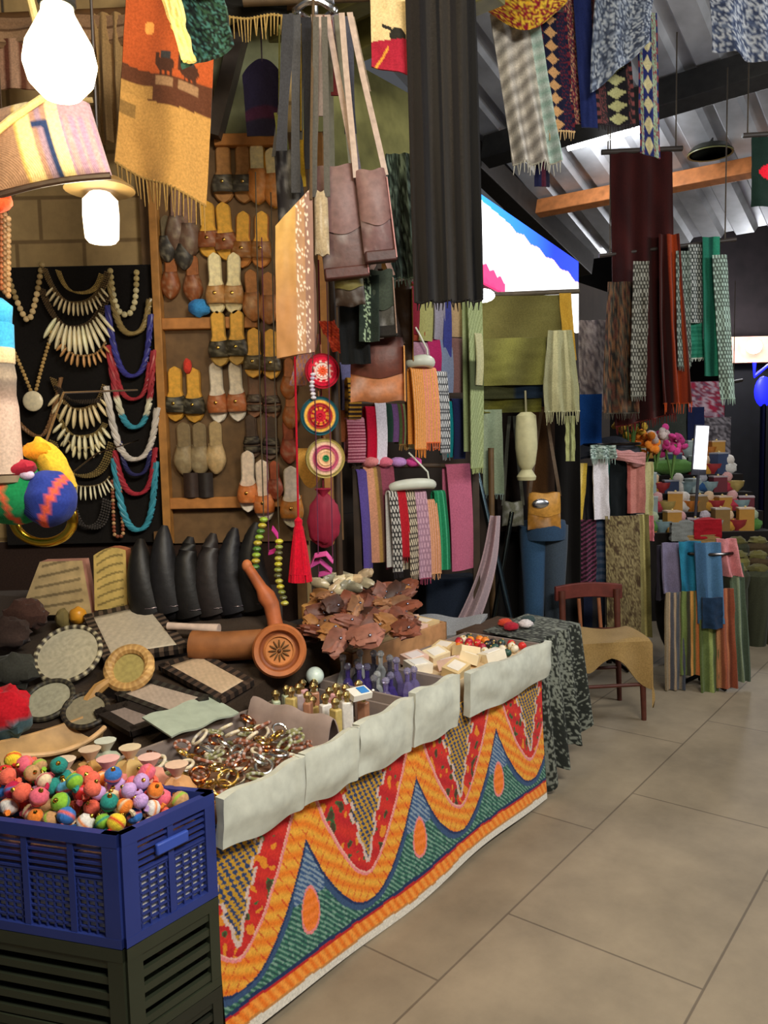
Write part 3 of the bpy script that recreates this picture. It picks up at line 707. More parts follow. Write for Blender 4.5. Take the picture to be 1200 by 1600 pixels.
# ================================================================== CLOTH HELPERS
def stripes(lst, along='u', wob=0.0):
    """lst of (fraction, colour) bands"""
    tot = sum(a for a, _ in lst); acc = []; x = 0
    for a, c in lst: x += a / tot; acc.append((x, C(c) if isinstance(c, str) else c))
    def fn(u, v):
        q = u if along == 'u' else v
        for x, c in acc:
            if q <= x + 1e-6: return c
        return acc[-1][1]
    return fn
def rep(c1, c2, n, along='u', duty=0.5):
    c1, c2 = C(c1), C(c2)
    return lambda u, v: c1 if (((u if along == 'u' else v) * n) % 1) < duty else c2
def check(c1, c2, nu, nv, duty=0.5):
    c1, c2 = C(c1), C(c2)
    return lambda u, v: c1 if ((u * nu + (0.5 if int(v * nv) % 2 else 0)) % 1 < duty) and ((v * nv) % 1 < 0.75) else c2
def speck(cs, sc=(12, 20), seed=0.0):
    cs = [C(c) for c in cs]
    def fn(u, v):
        g = (noise.noise(Vector((u * sc[0], v * sc[1], seed))) + 0.7 * noise.noise(Vector((u * sc[0] * 2.7, v * sc[1] * 2.7, seed + 5)))) * 0.5 + 0.5
        return cs[min(len(cs) - 1, max(0, int(lin(-0.35, 1.35, g) * len(cs))))]
    return fn
def cloth(name, label, cat, bx, Y, col, group=None, yaw=0.0, folds=3, amp=0.015, th=0.008, mat=None, fringe=None, skew=0.0, flare=1.0, nu=None, nv=None, gather=1.0, sag=0.0, wedge=0.0, y_off=0.0, flen=0.06, extra=None, ripple=0.0, tslope=0.0):
    """a hanging cloth that fills the pixel box bx at depth Y; fringe is a colour or None"""
    x0, y0, x1, y1 = bx; s = Y / F
    top = P((x0 + x1) / 2, y0, Y); w_ = (x1 - x0) * s / max(0.3, math.cos(yaw)); h_ = (y1 - y0) * s; sk = skew * s
    ph = random.uniform(0, 6); seed = random.uniform(0, 50)
    colf = col if callable(col) else (lambda u, v, c=(C(col) if isinstance(col, str) else col): c)
    def fn(u, v):
        k = lin(gather, flare, min(1, v * 1.4)); x = (u - 0.5) * w_ * k + sk * v
        y = amp * (0.35 + 0.65 * v) * math.sin(u * folds * 2 * PI + ph + 0.8 * math.sin(v * 3)) + 0.008 * noise.noise(Vector((u * 4, v * 6, seed)))
        z = -h_ * v + tslope * s * (u - 0.5) * (1 - v) ** 2 + wedge * s * (u - 0.5) * v - sag * s * (1 - (2 * u - 1) ** 2) * (1 - v) + ripple * s * math.sin(u * 7 + seed) * v
        return (x, y, z)
    nu = nu or int(max(14, folds * 9)); nv = nv or 24
    m = MB().sheet(fn, nu, nv, th, colf); mat = mat or FAB
    if fringe is None and not extra:
        return solo(name, label, cat, m, mat, top, (0, 0, yaw), group)
    t = thing(name, label, cat, top, (0, 0, yaw), group)
    m.build('cloth', mat, t)
    if fringe is not None:
        fc = C(fringe) if isinstance(fringe, str) else fringe; fm = MB(); nf = max(8, int(w_ / 0.012))
        for k in range(nf):
            u = (k + 0.5) / nf; q = Vector(fn(u, 1.0)); l = flen * random.uniform(0.8, 1.1); dx = random.uniform(-0.008, 0.008)
            fm.tube([q + Vector((0, 0, 0.004)), q + Vector((dx * 0.5, 0, -l * 0.5)), q + Vector((dx, 0, -l))], lambda t_: 0.0035 - 0.002 * t_, jit(fc, 0.2), 5)
        fm.tube([Vector(fn(q_ / 10, 1.0)) + Vector((0, 0.002, 0.0)) for q_ in range(11)], 0.004, fc, 6)
        fm.build('fringe', FAB, t)
    if extra: extra(t, fn, w_, h_)
    return t
def rail(label, pa, pb, r=0.016, col='#5a4630', name='hanging_rail', up=None):
    """a round pole from point pa to point pb; up: height its two cords reach"""
    t = thing(name, label, 'rail', (0, 0, 0)); MB().tube([pa, (pa + pb) / 2, pb], r, C(col), 10).build('pole', WOOD, t)
    if up is not None:
        for k in (0.08, 0.92):
            q = pa.lerp(pb, k); MB().tube([q, Vector((q.x, q.y, up))], 0.004, C('#4a4238'), 6).build('cord', FAB, t)
    return t

# ================================================================== LEFT: LAMPS, TAPESTRY, BAG, TOY
LB1 = P(94, 100, 1.55)
t = thing('light_bulb', 'bare blazing warm light bulb hanging on its cord at the top', 'light bulb', LB1)
r = 0.066  # glass made wider than a real bulb to take in its glare
MB().lathe([(0.004, -r), (r * 0.5, -r * 0.9), (r * 0.87, -r * 0.5), (r, 0), (r * 0.9, r * 0.5), (r * 0.62, r * 1.02), (r * 0.45, r * 1.35), (r * 0.42, r * 1.55), (0.01, r * 1.56)], (1, 0.9, 0.6), 24).build('glass', emit_mat('bulb_glow', (1.0, 0.84, 0.50), 9), t)
MB().lathe([(0.03, 0.1), (0.034, 0.105), (0.034, 0.15), (0.012, 0.165), (0.004, 0.17)], C('#2b2b2b'), 16).build('lamp_holder', PLAS, t)
MB().tube([(0, 0, 0.16), (0.004, 0, 0.5), (0, 0, 1.5)], 0.004, C('#2a2522'), 6).build('flex', PLAS, t)
lamp('light_bulb_light', LB1 - Vector((0, 0.0, 0.1)), 15, (1.0, 0.78, 0.42), 0.06)
LB2 = P(158, 340, 2.3); s2 = 2.3 / F
t = thing('lantern_lamp', 'small white lantern lamp under a wide flat tan shade', 'lamp', LB2)
MB().lathe([(0.005, -38 * s2), (20 * s2, -37 * s2), (26 * s2, -30 * s2), (28 * s2, 0), (27 * s2, 24 * s2), (14 * s2, 38 * s2), (0.004, 39 * s2)], (1, 1, 1), 10).build('lamp_glass', emit_mat('lantern_glow', (1.0, 0.9, 0.74), 1.5), t)
MB().lathe([(8 * s2, 36 * s2), (52 * s2, 40 * s2), (51 * s2, 44 * s2), (34 * s2, 56 * s2), (12 * s2, 62 * s2), (0.004, 63 * s2)], C('#8f7448'), 24).build('lamp_shade', PLAS, t)
MB().tube([(0, 0, 60 * s2), (0.004, 0, 0.7), (0, 0, 1.6)], 0.004, C('#3a3028'), 6).build('flex', PLAS, t)
lamp('lantern_light', LB2 - Vector((0, 0.07, 0.09)), 9, (1.0, 0.85, 0.6), 0.05)

# camel tapestry
def camel_cloth(u, v):
    x = u; wav = 0.05 * math.sin(u * 4) + 0.10 * u
    if v < 0.46 + wav * 0.3 - 0.02: c = C('#b5562c')
    elif v < 0.555 + wav * 0.6: c = C('#5e3826')
    else: c = C('#bf9150')
    if 0.50 < v < 0.60 and u < 0.35: c = C('#b58a4c') if v > 0.53 else c
    for cx in (0.48, 0.74):                       # two camels with riders
        dx = (u - cx) / 0.105; dv = (v - 0.405 - 0.02 * cx) / 0.04
        if dx * dx + dv * dv < 1 or (abs(dx) < 0.75 and 0 < dv < 1.7 and int((dx + 1) * 4) % 2 == 0): c = C('#4a2e22')
        if abs(dx + 0.9) < 0.22 and -1.5 < dv < 0.2: c = C('#4a2e22')
        if abs(dx) < 0.5 and -1.7 < dv < -0.6: c = C('#3c3a3a')
        if abs(dx) < 1.0 and 1.5 < dv < 2.6: c = mix(c, C('#b8926a'), 0.6)
    if 0.64 < v < 0.71 and u < 0.17: c = C('#8a6a3c')
    if (u - 0.27) ** 2 + ((v - 0.235) * 1.6) ** 2 < 0.003: c = C('#f0a050')
    return c
cloth('camel_tapestry', 'orange and sand wall tapestry with two camels and a frayed hem', 'tapestry', (205, -30, 334, 262), 2.75, camel_cloth, yaw=0.12, folds=1.2, amp=0.03, nu=70, nv=110, th=0.006, skew=-30, wedge=-58, fringe='#9a7a44', flen=0.085)
# lit yellow edged cloth and green mosaic cloth above it
cloth('gold_edged_cloth', 'narrow strip of bright cream cloth edging the green sequin cloth', 'cloth', (252, -20, 272, 84), 1.9, '#f4dc8a', folds=0.5, amp=0.004, skew=26, th=0.01)
cloth('sequined_cloth', 'dark green mosaic sequin cloth hanging above the tapestry', 'cloth', (268, -20, 345, 80), 1.95, speck(['#1d2a24', '#2c4a38', '#16201c', '#3f6a62', '#0f1614'], (14, 16)), folds=1, amp=0.01, skew=12, wedge=30, nu=30, nv=30)
# pale curtains and cloths pinned up on the wall
cloth('curtain', 'dull tan curtain hanging beside the bare bulb', 'curtain', (148, 20, 205, 205), 3.48, '#ab8a5c', folds=3, amp=0.025)
cloth('curtain', 'brownish mauve valance pinned across the wall top', 'curtain', (-30, 24, 232, 66), 3.47, stripes([(1, '#9c7a5c'), (0.25, '#6e5038'), (1, '#b08c6a'), (0.2, '#6a4c36'), (0.5, '#8a6a4c')], 'v'), folds=2, amp=0.03)
cloth('wall_hanging', 'pale pink hanging with brown vertical stripes behind the bulb', 'wall hanging', (-10, 60, 52, 132), 3.49, stripes([(1, '#c89a7c'), (0.5, '#6e4030'), (0.8, '#d0a484'), (0.5, '#7a4a36'), (1, '#c09070')]), folds=1, amp=0.008)
rail('wooden rail carrying the curtains along the stone wall', P(-40, 30, 3.5), P(520, 5, 3.5), 0.02, '#6a4a2a', up=3.74)
rail('rail carrying the camel tapestry', P(170, -36, 2.76), P(350, -40, 2.76), 0.014, up=3.74)
rail('rail above the bulb carrying the sequin cloth', P(235, -24, 1.92), P(350, -26, 1.92), 0.01, up=3.3)
# striped bag
t0 = P(70, 230, 2.0); s = 2.0 / F
t = thing('striped_bag', 'plump lilac, cream and navy striped shoulder bag', 'bag', t0, (0, -0.20, 0.15))
def bagc(u, v):
    if 0.34 < u < 0.46: return C('#f0d8a0')
    if u > 0.62 and u < 0.71: return C('#f2dca4')
    if u < 0.34: return C('#d8b468') if u > 0.3 else C('#a8846c')
    if 0.46 < u < 0.62: return C('#2f3f6a') if (u > 0.56 or v < 0.42) and v > 0.36 else (C('#a088a0') if int(u * 60) % 2 else C('#b08a78'))
    if v < 0.3: return C('#b594a0')
    return C('#a98aa8') if int(u * 24) % 2 else C('#b79a9c')
def bagf(side):
    def fn(u, v):
        x = (u - 0.5) * 172 * s * (1 - 0.08 * (1 - v)); z = (0.5 - v) * 118 * s + 8 * s * math.cos((u - 0.5) * 2.6)
        return (x, side * 0.06 * (math.sin(PI * u) * math.sin(PI * v)) ** 0.5 , z)
    return fn
m = MB(); m.sheet(bagf(-1), 40, 24, 0.002, bagc); m.sheet(lambda u, v: bagf(1)(1 - u, v), 30, 20, 0.002, C('#a58a9c')); m.build('bag_body', FAB, t)
MB().tube([Vector((lin(-86, 86, k / 20) * s, -0.005, (52 + 8 * math.cos((k / 20 - 0.5) * 2.6)) * s)) for k in range(21)], 0.006, C('#8a7a58')).build('piping', FAB, t)
MB().tube([Vector((lin(-86, 84, k / 20) * s, -0.004, (-60 + 8 * math.cos((k / 20 - 0.5) * 2.6)) * s)) for k in range(21)], 0.009, C('#3a2a22')).build('bag_base', LEA, t)
m = MB().tube([Vector((-70 * s, -0.05, 0.02)), Vector((-30 * s, -0.06, 0.05)), Vector((20 * s, -0.05, 0.09)), Vector((34 * s, -0.02, 0.16)), Vector((36 * s, 0, 0.8))], 0.009, C('#f0d490')); m.build('shoulder_strap', FAB, t)
# left edge goods
cp = P(8, 640, 2.3); s = 2.3 / F
t = thing('tall_woven_vase', 'tall woven holder with blue, beige and grey bands at the edge', 'vase', P(4, 745, 2.3))
bandp = [(0.03, 0, '#c9b29a'), (0.058, 0.01, '#cdb6a6'), (0.055, 0.23, '#c7aea2'), (0.05, 0.27, '#8d7a70'), (0.052, 0.31, '#7d7068'), (0.054, 0.33, '#a39484'), (0.05, 0.37, '#6e6660'), (0.053, 0.375, '#e0c49c'), (0.054, 0.42, '#dcc09a'), (0.053, 0.425, '#3f9fd0'), (0.055, 0.50, '#3a98cc'), (0.05, 0.505, '#2f88ba'), (0.055, 0.56, '#44a6d6'), (0.03, 0.585, '#2f86b4'), (0.01, 0.59, '#2f86b4')]
MB().lathe([(a, z * 0.86, C(c)) for a, z, c in bandp], (1, 1, 1), 24).build('vase_body', FAB, t)
MB().lathe([(0.05, -0.02), (0.062, -0.015), (0.062, 0.004), (0.02, 0.006)], C('#8a7a64'), 20).build('vase_foot', PAPER, t)
for i in range(3):
    q = [P(3 + i * 5, 330 + k * 18 + i * 6, 2.6) for k in range(8)]; m = MB()
    base = q[0]
    for e in even(q, 0.017): m.ball(e - base, 0.0095, jit(C(('#b06a44', '#a8805a', '#c09a70')[i]), 0.25), 8, 6)
    m.tube([Vector((0, 0, 0)), Vector((0, 0, 0.9))], 0.002, C('#4a3a2c'), 5)
    solo('bead_string', ('string of rusty beads', 'string of tan beads', 'string of pale beads')[i] + ' hanging at the edge above the blue banded vase', 'beads', m, BEAD, base)
m = MB().ball((0, 0, 0), (0.03, 0.03, 0.03), C('#f05a34'), 14, 10, bump=0.15); m.tube([Vector((0, 0, 0.02)), Vector((0, 0, 1.0))], 0.003, C('#8a4030'), 6)
solo('pompom', 'orange red pompom at the edge under the striped bag', 'pompom', m, FAB, P(-2, 312, 2.0))

# stuffed cloth camel toy and gold coil
tp = P(45, 765, 2.35); s = 2.35 / F
t = thing('stuffed_toy', 'green, blue and yellow stuffed cloth toy with orange stripes', 'toy', tp, (0, 0, 0))
def toyc(base, band, ax):
    d = Vector(ax).normalized()
    return lambda v: band if abs((Vector(v).dot(d) / 0.09 + 0.2) % 1 - 0.5) < 0.11 else base
MB().ball((0, 0, 0), (66 * s, 52 * s, 52 * s), toyc(C('#1f8a52'), C('#f06a48'), (0.8, 0, 0.6)), 40, 28, rotm(0, 0.5, 0), bump=0.08).build('toy_body', FAB, t, loc=(-34 * s, 0, 2 * s))
MB().ball((0, 0, 0), (42 * s, 40 * s, 44 * s), toyc(C('#2d3f96'), C('#f0654a'), (0.9, 0, -0.4)), 36, 26, bump=0.08).build('toy_head', FAB, t, loc=(32 * s, -0.01, -14 * s))
MB().ball((0, 0, 0), (22 * s, 22 * s, 52 * s), C('#e0b83a'), 20, 14, rotm(0, -0.55, 0), bump=0.2).build('toy_mane', FAB, t, loc=(34 * s, 0.03, 34 * s))
MB().ball((0, 0, 0), (24 * s, 18 * s, 16 * s), C('#f0a028'), 16, 10, bump=0.3).build('toy_ear', FAB, t, loc=(14 * s, 0.02, 58 * s))
MB().ball((0, 0, 0), (30 * s, 20 * s, 13 * s), C('#a8283c'), 16, 10, rotm(0, -0.2, 0), bump=0.2).build('toy_saddle', FAB, t, loc=(-4 * s, -0.05, 32 * s))
MB().ball((0, 0, 0), (12 * s, 9 * s, 8 * s), C('#d8c4e0'), 12, 8).build('toy_pompom', FAB, t, loc=(12 * s, -0.06, 24 * s))
MB().ball((0, 0, 0), (26 * s, 20 * s, 18 * s), C('#d8cf4a'), 16, 10, bump=0.2).build('toy_ear', FAB, t, loc=(-40 * s, 0.0, 66 * s))
MB().tube([(0, 0.05, 0.05), (0, 0.3, 0.3), (0, 1.1, 0.36)], 0.004, C('#6a5030'), 6).build('hanging_cord', FAB, t)
gp = P(68, 812, 2.5); s = 2.5 / F
m = MB(); ring = [Vector((46 * s * math.cos(a), 0, 36 * s * math.sin(a))) for a in [2 * PI * k / 48 for k in range(48)]]
m.tube(ring, lambda t_: 0.017 + 0.0025 * math.sin(t_ * 2 * PI * 48), lambda t_: C('#e8c246') if int(t_ * 96) % 2 else C('#b88c2a'), 10, True)
m.tube([Vector((0, 0, 36 * s)), Vector((0.0, 0.5, 0.2)), Vector((0, 1.02, 0.25))], 0.003, C('#5a4830'), 5)
solo('coiled_ring', 'gold coiled ring hanging just under the stuffed toy', 'ring', m, META, gp)
# ================================================================== GOODS ON THE TABLE
DP, DNm = Vector((0, 2.35, 0.64)), Vector((0, -0.35, 1)).normalized()
def D_(px, py, h=0.0): return PP(px, py, DP + DNm * h, DNm)
def dz(Y): return 0.64 + 0.35 * (Y - 2.35)
poly = [Vector((-1.95, 2.45, 0)), Vector((-0.8, 2.45, 0)), T_(0.06, 0.43), T_(0.93, 0.43), T_(0.88, 0.77), Vector((-0.46, 3.5, 0)), Vector((-1.95, 3.5, 0))]
n = len(poly); m = MB()
m.add([(p.x, p.y, TZ + 0.002) for p in poly] + [(p.x, p.y, min(dz(p.y), 0.93)) for p in poly], [tuple(range(n - 1, -1, -1)), tuple(range(n, 2 * n))] + [(i, (i + 1) % n, n + (i + 1) % n, n + i) for i in range(n)], C('#3a2e24'))
solo('display_wedge', 'sloping dark board on the table that carries the mirrors', 'display stand', m, FAB, smooth=False)
RZ = 0.82
m = MB(); c = T_(1.33, 0.71); m.box((0, 0, 0), (0.72, 0.12, RZ - TZ - 0.002), C('#2e2620'))
solo('display_riser', 'dark box at the table back under the heap of leather', 'display stand', m, FAB, (c.x, c.y, (RZ + TZ) / 2 + 0.001), (0, 0, YAWU), smooth=False)

PNL, BLKF = C('#c9bca0'), C('#221c1a')
def framed(label, q, pan, fr, frame2, h=0.02, lift=0.013, nm='framed_panel', wd=0.02, tooth=0.016):
    pts = [D_(x, y, lift) for x, y in q]; c = sum(pts, Vector()) / 4
    t = thing(nm, label, 'framed panel', c); pts = [p - c for p in pts]
    Z = DNm
    m = MB(); inn = [p * 0.86 for p in pts]; N = 14; vs, fs, cs = [], [], []
    for j in range(N + 1):
        for i in range(N + 1):
            u, v = i / N, j / N; vs.append(inn[0].lerp(inn[1], u).lerp(inn[3].lerp(inn[2], u), v) + Z * h * 0.6); cs.append(mix(pan, (0, 0, 0), 0.10 * ((i + j) % 2)))
    for j in range(N):
        for i in range(N): a = j * (N + 1) + i; fs.append((a + N + 1, a + N + 2, a + 1, a))
    m.add(vs, fs, cs); k = len(vs); o = m.build('panel', NACRE, t)
    md = o.modifiers.new('t', 'SOLIDIFY'); md.thickness = h * 0.55; md.offset = 0
    for i in range(4):
        a, b = pts[i], pts[(i + 1) % 4]; d = (b - a).normalized(); side = Z.cross(d)
        if side.dot(-a) < 0: side = -side
        m = MB(); L_ = (b - a).length; nb = max(3, int(L_ / tooth))
        for k in range(nb):
            p0, p1 = a + d * (L_ * k / nb), a + d * (L_ * (k + 0.97) / nb); p0 = p0 + side * wd * 0.3 + Z * h * 0.5; p1 = p1 + side * wd * 0.3 + Z * h * 0.5
            T = Matrix((d, side, d.cross(side))).transposed().to_4x4(); T.translation = (p0 + p1) / 2
            mm = MB().box((0, 0, 0), ((p1 - p0).length, wd, h), fr if k % 2 == 0 else frame2); m.add([T @ Vector(v) for v in mm.v], mm.f, mm.c)
        m.build('frame_bar', WOOD, t, smooth=False)
    return t
framed('big square pale panel with toothed black frame lying at the back of the mirrors', [(134, 968), (236, 945), (294, 1018), (166, 1038)], C('#c2b6a2'), BLKF, C('#5a4a3e'), wd=0.032)
framed('pink beige square panel with toothed black frame beside the wooden disc', [(250, 1046), (316, 1026), (396, 1070), (346, 1100)], C('#c6ad90'), BLKF, C('#4a3a30'), wd=0.026)
framed('mauve grey square panel with black frame below the small round mirror', [(182, 1093), (238, 1071), (326, 1096), (272, 1127)], C('#b3a293'), BLKF, C('#32302a'), wd=0.02, h=0.024)
framed('lowest flat panel with thick black frame nearest the sparkling bangles', [(150, 1118), (200, 1104), (268, 1128), (206, 1150)], C('#8d7f78'), BLKF, BLKF, wd=0.03)
def roundm(label, px, py, r, pan, fr, fr2, lean=(0, 0.72, 0.69), thick=0.014, ring=0.014, cat='mirror', nm='round_mirror', handle=None, lift=0.0):
    s0 = 2.7 / F; up = Vector(lean).normalized(); base = D_(px, py + r * 0.92, lift); s = base.y / F; R = r * s
    nrm = Vector((0, -up.z, up.y)); xx = Vector((1, 0, 0)); T = Matrix((xx, up, nrm)).transposed().to_4x4(); T.translation = Vector((0, 0, 0))
    c = base + up * R + nrm * 0.004
    t = thing(nm, label, cat, c)
    m = MB(); mm = MB()
    prof = [(0.002, 0.004)] + [(R * k / 12, 0.004) for k in range(1, 12)] + [(R - ring * 0.5, 0.004), (R - ring * 0.5, 0), (0.002, 0)]
    seg = 40
    for i, p in enumerate(prof): pass
    mm.lathe(prof[::-1], pan, seg); m.add([T @ Vector(v) for v in mm.v], mm.f, [mix(pan, (0, 0, 0), 0.13 * ((int(v[0] / 0.012) + int(v[1] / 0.012)) % 2)) for v in mm.v]); m.build('panel', NACRE, t)
    m = MB(); pts = [T @ Vector((R * math.cos(a), R * math.sin(a), thick * 0.3)) for a in [2 * PI * k / 72 for k in range(72)]]
    m.tube(pts, ring * 0.62, lambda q: fr if int(q * 72) % 3 else fr2, 8, True); m.build('rim', WOOD, t)
    if handle:
        m = MB(); hv = [T @ Vector(q) for q in handle]; m.tube([v * R for v in hv], lambda q: 0.014 + 0.008 * math.sin(q * PI), fr, 8); m.build('handle', WOOD, t)
    return t
roundm('large round pale woven mirror with thin dark rim', 95, 1020, 52, C('#b9b198'), C('#3a322a'), C('#cabf9c'))
roundm('round grey green mirror low down beside the red cloth', 62, 1092, 38, C('#a8a690'), C('#2e2a24'), C('#55503e'), lean=(0.1, 0.8, 0.6))
roundm('dim oval mirror with black rim between the round ones and the flat panels', 128, 1106, 36, C('#8d8670'), C('#201c1a'), C('#4a4030'), lean=(-0.1, 0.85, 0.5))
roundm('small round tan framed mirror with a tail handle', 198, 1046, 33, C('#a99a5c'), C('#b98d52'), C('#d0a868'), ring=0.028, lean=(0, 0.6, 0.8), lift=0.03, handle=[(-0.8, -0.6, 0.1), (-1.3, -1.0, 0.1), (-1.7, -1.6, 0.1), (-1.9, -2.3, 0.15)])
# carved boxes standing at the back
def upright_box(label, corners, Y, depth, face, side, lines, nm='carved_box', dome=False):
    (x0, y0), (x1, y1), (x2, y2), (x3, y3) = corners; q = [P(x, y, Y) for x, y in corners]
    c = (q[2] + q[3]) / 2; t = thing(nm, label, 'box', c)
    def fn(u, v):
        p = q[0].lerp(q[1], u).lerp(q[3].lerp(q[2], u), v) - c
        if dome: p.z += 0.02 * math.sin(PI * u) * (1 - v)
        return p
    def cf(u, v):
        if 0.08 < u < 0.92 and lines and abs((v * lines + u * 0.9) % 1 - 0.5) < 0.13: return mix(face, (0, 0, 0), 0.55)
        return face
    MB().sheet(fn, 40, 60, 0.004, cf).build('carved_front', WOOD, t)
    m = MB(); m.sheet(lambda u, v: Vector(fn(u, v)) + Vector((0, 0.0055, 0)), 6, 6, depth, side)
    m.v = [(v[0], v[1], v[2]) for v in m.v]; m.build('box_body', WOOD, t)
    return t
upright_box('pale carved box with pinkish sides leaning at the back', [(62, 878), (128, 876), (143, 960), (30, 962)], 3.12, 0.07, C('#c2a878'), C('#c08a78'), 5)
upright_box('tall yellow beige slotted box next to the dark pouches', [(146, 868), (196, 860), (199, 948), (148, 954)], 3.1, 0.06, C('#d0b368'), C('#b06a48'), 7, dome=True)
m = MB().ball((0, 0, 0), (0.034, 0.03, 0.034), C('#d8952a'), 14, 10, bump=0.2); m.ball((-0.06, 0, -0.01), (0.028, 0.026, 0.04), C('#8a7a4c'), 12, 8, bump=0.3)
solo('amber_figurine', 'small amber and olive figurine in front of the carved boxes', 'figurine', m, BEAD, D_(122, 962, 0.02))
for i, (x, y, h, cl, lb) in enumerate(((14, 990, '#4a3a34', 0, 'dark lumpy pouch at the edge behind the round mirrors'), (42, 960, '#5a3f36', 0, 'brown lumpy pouch under the pale carved box'), (20, 1050, '#3a3a34', 0, 'dark grey pouch beside the big round mirror'))):
    m = MB().ball((0, 0, 0), (0.08, 0.05, 0.06), jit(C(h)), 18, 12, bump=0.35); solo('cloth_pouch', lb, 'pouch', m, FAB, D_(x, y, 0.045))
m = MB().ball((0, 0, 0), (0.075, 0.06, 0.085), lambda v: C('#c81f2c') if v[2] > -0.035 + v[0] * 0.4 else C('#4a6a74'), 20, 14, bump=0.3)
solo('red_cloth_bundle', 'bright red cloth bundle with grey blue tie at the edge', 'bundle', m, FAB, P(8, 1115, 2.35))
# tan basket box in front
q = [P(4, 1168, 2.2), P(130, 1128, 2.38)]
t = thing('carved_tray', 'tan carved boat shaped tray behind the blue crate', 'tray', (q[0] + q[1]) / 2)
d = (q[1] - q[0]); L_ = d.length * 1.15; ya = math.atan2(d.y, d.x)
def bt(u, v):
    x = (u - 0.5) * L_; w_ = 0.10 * (1 - 0.35 * abs(2 * u - 1) ** 2); a = lin(-1, 1, v)
    return (x, a * w_, 0.075 * abs(a) ** 2.2 + 0.02 * abs(2 * u - 1) ** 2)
m = MB().sheet(bt, 30, 20, 0.008, lambda u, v: C('#b48f5c') if abs(v - 0.5) > 0.08 else C('#8a6a42')); o = m.build('bowl', WOOD, t, rot=(0, 0, ya))
m = MB(); m.tube([Vector(bt(k / 30, 0)) for k in range(31)], 0.008, C('#d0a878')); m.tube([Vector(bt(k / 30, 1)) for k in range(31)], 0.008, C('#c79c66')); m.build('rim', WOOD, t, rot=(0, 0, ya))
t.location = Vector((q[0].x * 0.5 + q[1].x * 0.5, 2.33, 0.60))
MB().box((0, 0, -0.0265), (L_ * 0.6, 0.07, 0.037), C('#7a5c3a')).build('foot', WOOD, t, rot=(0, 0, ya))
# bone rod, wood cylinder, rosette disc, hand shaped handle
m = MB().tube([D_(262, 978, 0.05), D_(300, 980, 0.05), D_(342, 984, 0.05)], lambda t_: 0.014 + 0.008 * (t_ > 0.85) , C('#d8c0b0'), 12)
solo('bone_rod', 'pale bone rod lying above the dark framed panels', 'rod', m, BEAD)
m = MB().tube([D_(300, 1008, 0.055), D_(350, 1010, 0.055), D_(410, 1006, 0.06)], 0.052, C('#8f5a32'), 20)
solo('wooden_cylinder', 'plain brown wooden cylinder lying behind the rosette disc', 'cylinder', m, WOOD)
dp = D_(438, 1058, 0.0); s = dp.y / F; R = 43 * s
t = thing('rosette_disc', 'carved reddish wooden disc with a rosette standing upright', 'disc', dp + Vector((0, 0, R)))
W1, W2, W3 = C('#b56a3a'), C('#8a4a28'), C('#c98248')
MB().lathe([(0.003, 0.0, W3), (R * 0.5, 0.0, W3), (R * 0.52, 0.008, W3), (R * 0.62, 0.003, W2), (R * 0.7, 0.006, W2), (R * 0.76, 0.022, W1), (R * 0.92, 0.026, W1), (R, 0.014, W1), (R, -0.014, W2), (0.003, -0.016, W2)][::-1], W1, 40).build('disc', WOOD, t, rot=(PI / 2 - 0.25, 0, 0.12))
m = MB()
for k in range(12): m.ball((R * 0.26 * math.cos(k * PI / 6), R * 0.26 * math.sin(k * PI / 6), 0.003), (R * 0.16, R * 0.035, 0.004), C('#6a4a26'), 10, 6, Matrix.Rotation(k * PI / 6, 4, 'Z'))
m.ball((0, 0, 0.004), (R * 0.08, R * 0.08, 0.005), C('#5a3a1e'), 10, 6); m.build('rosette', WOOD, t, rot=(PI / 2 - 0.25, 0, 0.12))
pp = [P(432, 985, 2.95), P(424, 945, 2.97), P(408, 918, 2.98), P(386, 884, 2.98)]
m = MB().tube(pp[:1] + [pp[0].lerp(pp[1], 0.5)] + pp[1:2] + [pp[1].lerp(pp[2], .5)] + pp[2:3] + [pp[2].lerp(pp[3], .5)] + pp[3:], lambda t_: 0.03 - 0.012 * t_ + 0.012 * math.exp(-((t_ - 0.45) / 0.12) ** 2), C('#b8653a'), 14)
m.ball(pp[3], (0.02, 0.02, 0.024), C('#c27244'), 12, 8); m.ball(pp[0] - Vector((0, 0, 0.03)), (0.03, 0.03, 0.05), C('#b8653a'), 12, 8)
solo('carved_hand', 'curved reddish brown wooden handle rising behind the rosette disc', 'carving', m, WOOD)
# dark curved pouches in a row
dk = [(212, 905, 0.0, '#191716'), (246, 902, 0.1, '#1c1b1d'), (280, 908, 0.25, '#171514'), (314, 905, 0.3, '#272120'), (346, 902, 0.35, '#1b1a1e'), (378, 898, 0.4, '#161413')]
lbs = ['first dark leather drinking horn next to the slotted box', 'second dark curved horn from the slotted box', 'third dark curved horn from the slotted box', 'brownish curved horn fourth from the slotted box', 'fifth dark curved horn with grey sheen from the slotted box', 'last dark curved horn beside the wooden handle']
for (x, y, tl, h), lb in zip(dk, lbs):
    b0_ = P(x + 10, y + 48, 3.08); s = 3.08 / F; pts = []
    for k in range(12):
        q = k / 11; pts.append(Vector((lin(0.03, -0.05, q) + 0.05 * q * q * (1 + tl * 2), 0.02 - 0.05 * q + 0.06 * q * q, q * (122 + 10 * math.sin(x)) * s)))
    m = MB().tube(pts, lambda q: 0.074 * (1 - q) ** 0.55 + 0.006 if q < 0.97 else 0.012, C(h), 16)
    m.ball((0.03, 0.02, 0.0), (0.076, 0.06, 0.06), C(h), 16, 10)
    t = thing('drinking_horn', lb, 'horn', b0_, group='dark horns at the back'); m.build('horn', LEA, t)
    MB().tube([Vector((0.03 + 0.074 * math.cos(a), 0.02 + 0.074 * math.sin(a), 0.016)) for a in [2 * PI * k / 24 for k in range(24)]], 0.005, C('#7a7484'), 6, True).build('band', META, t)
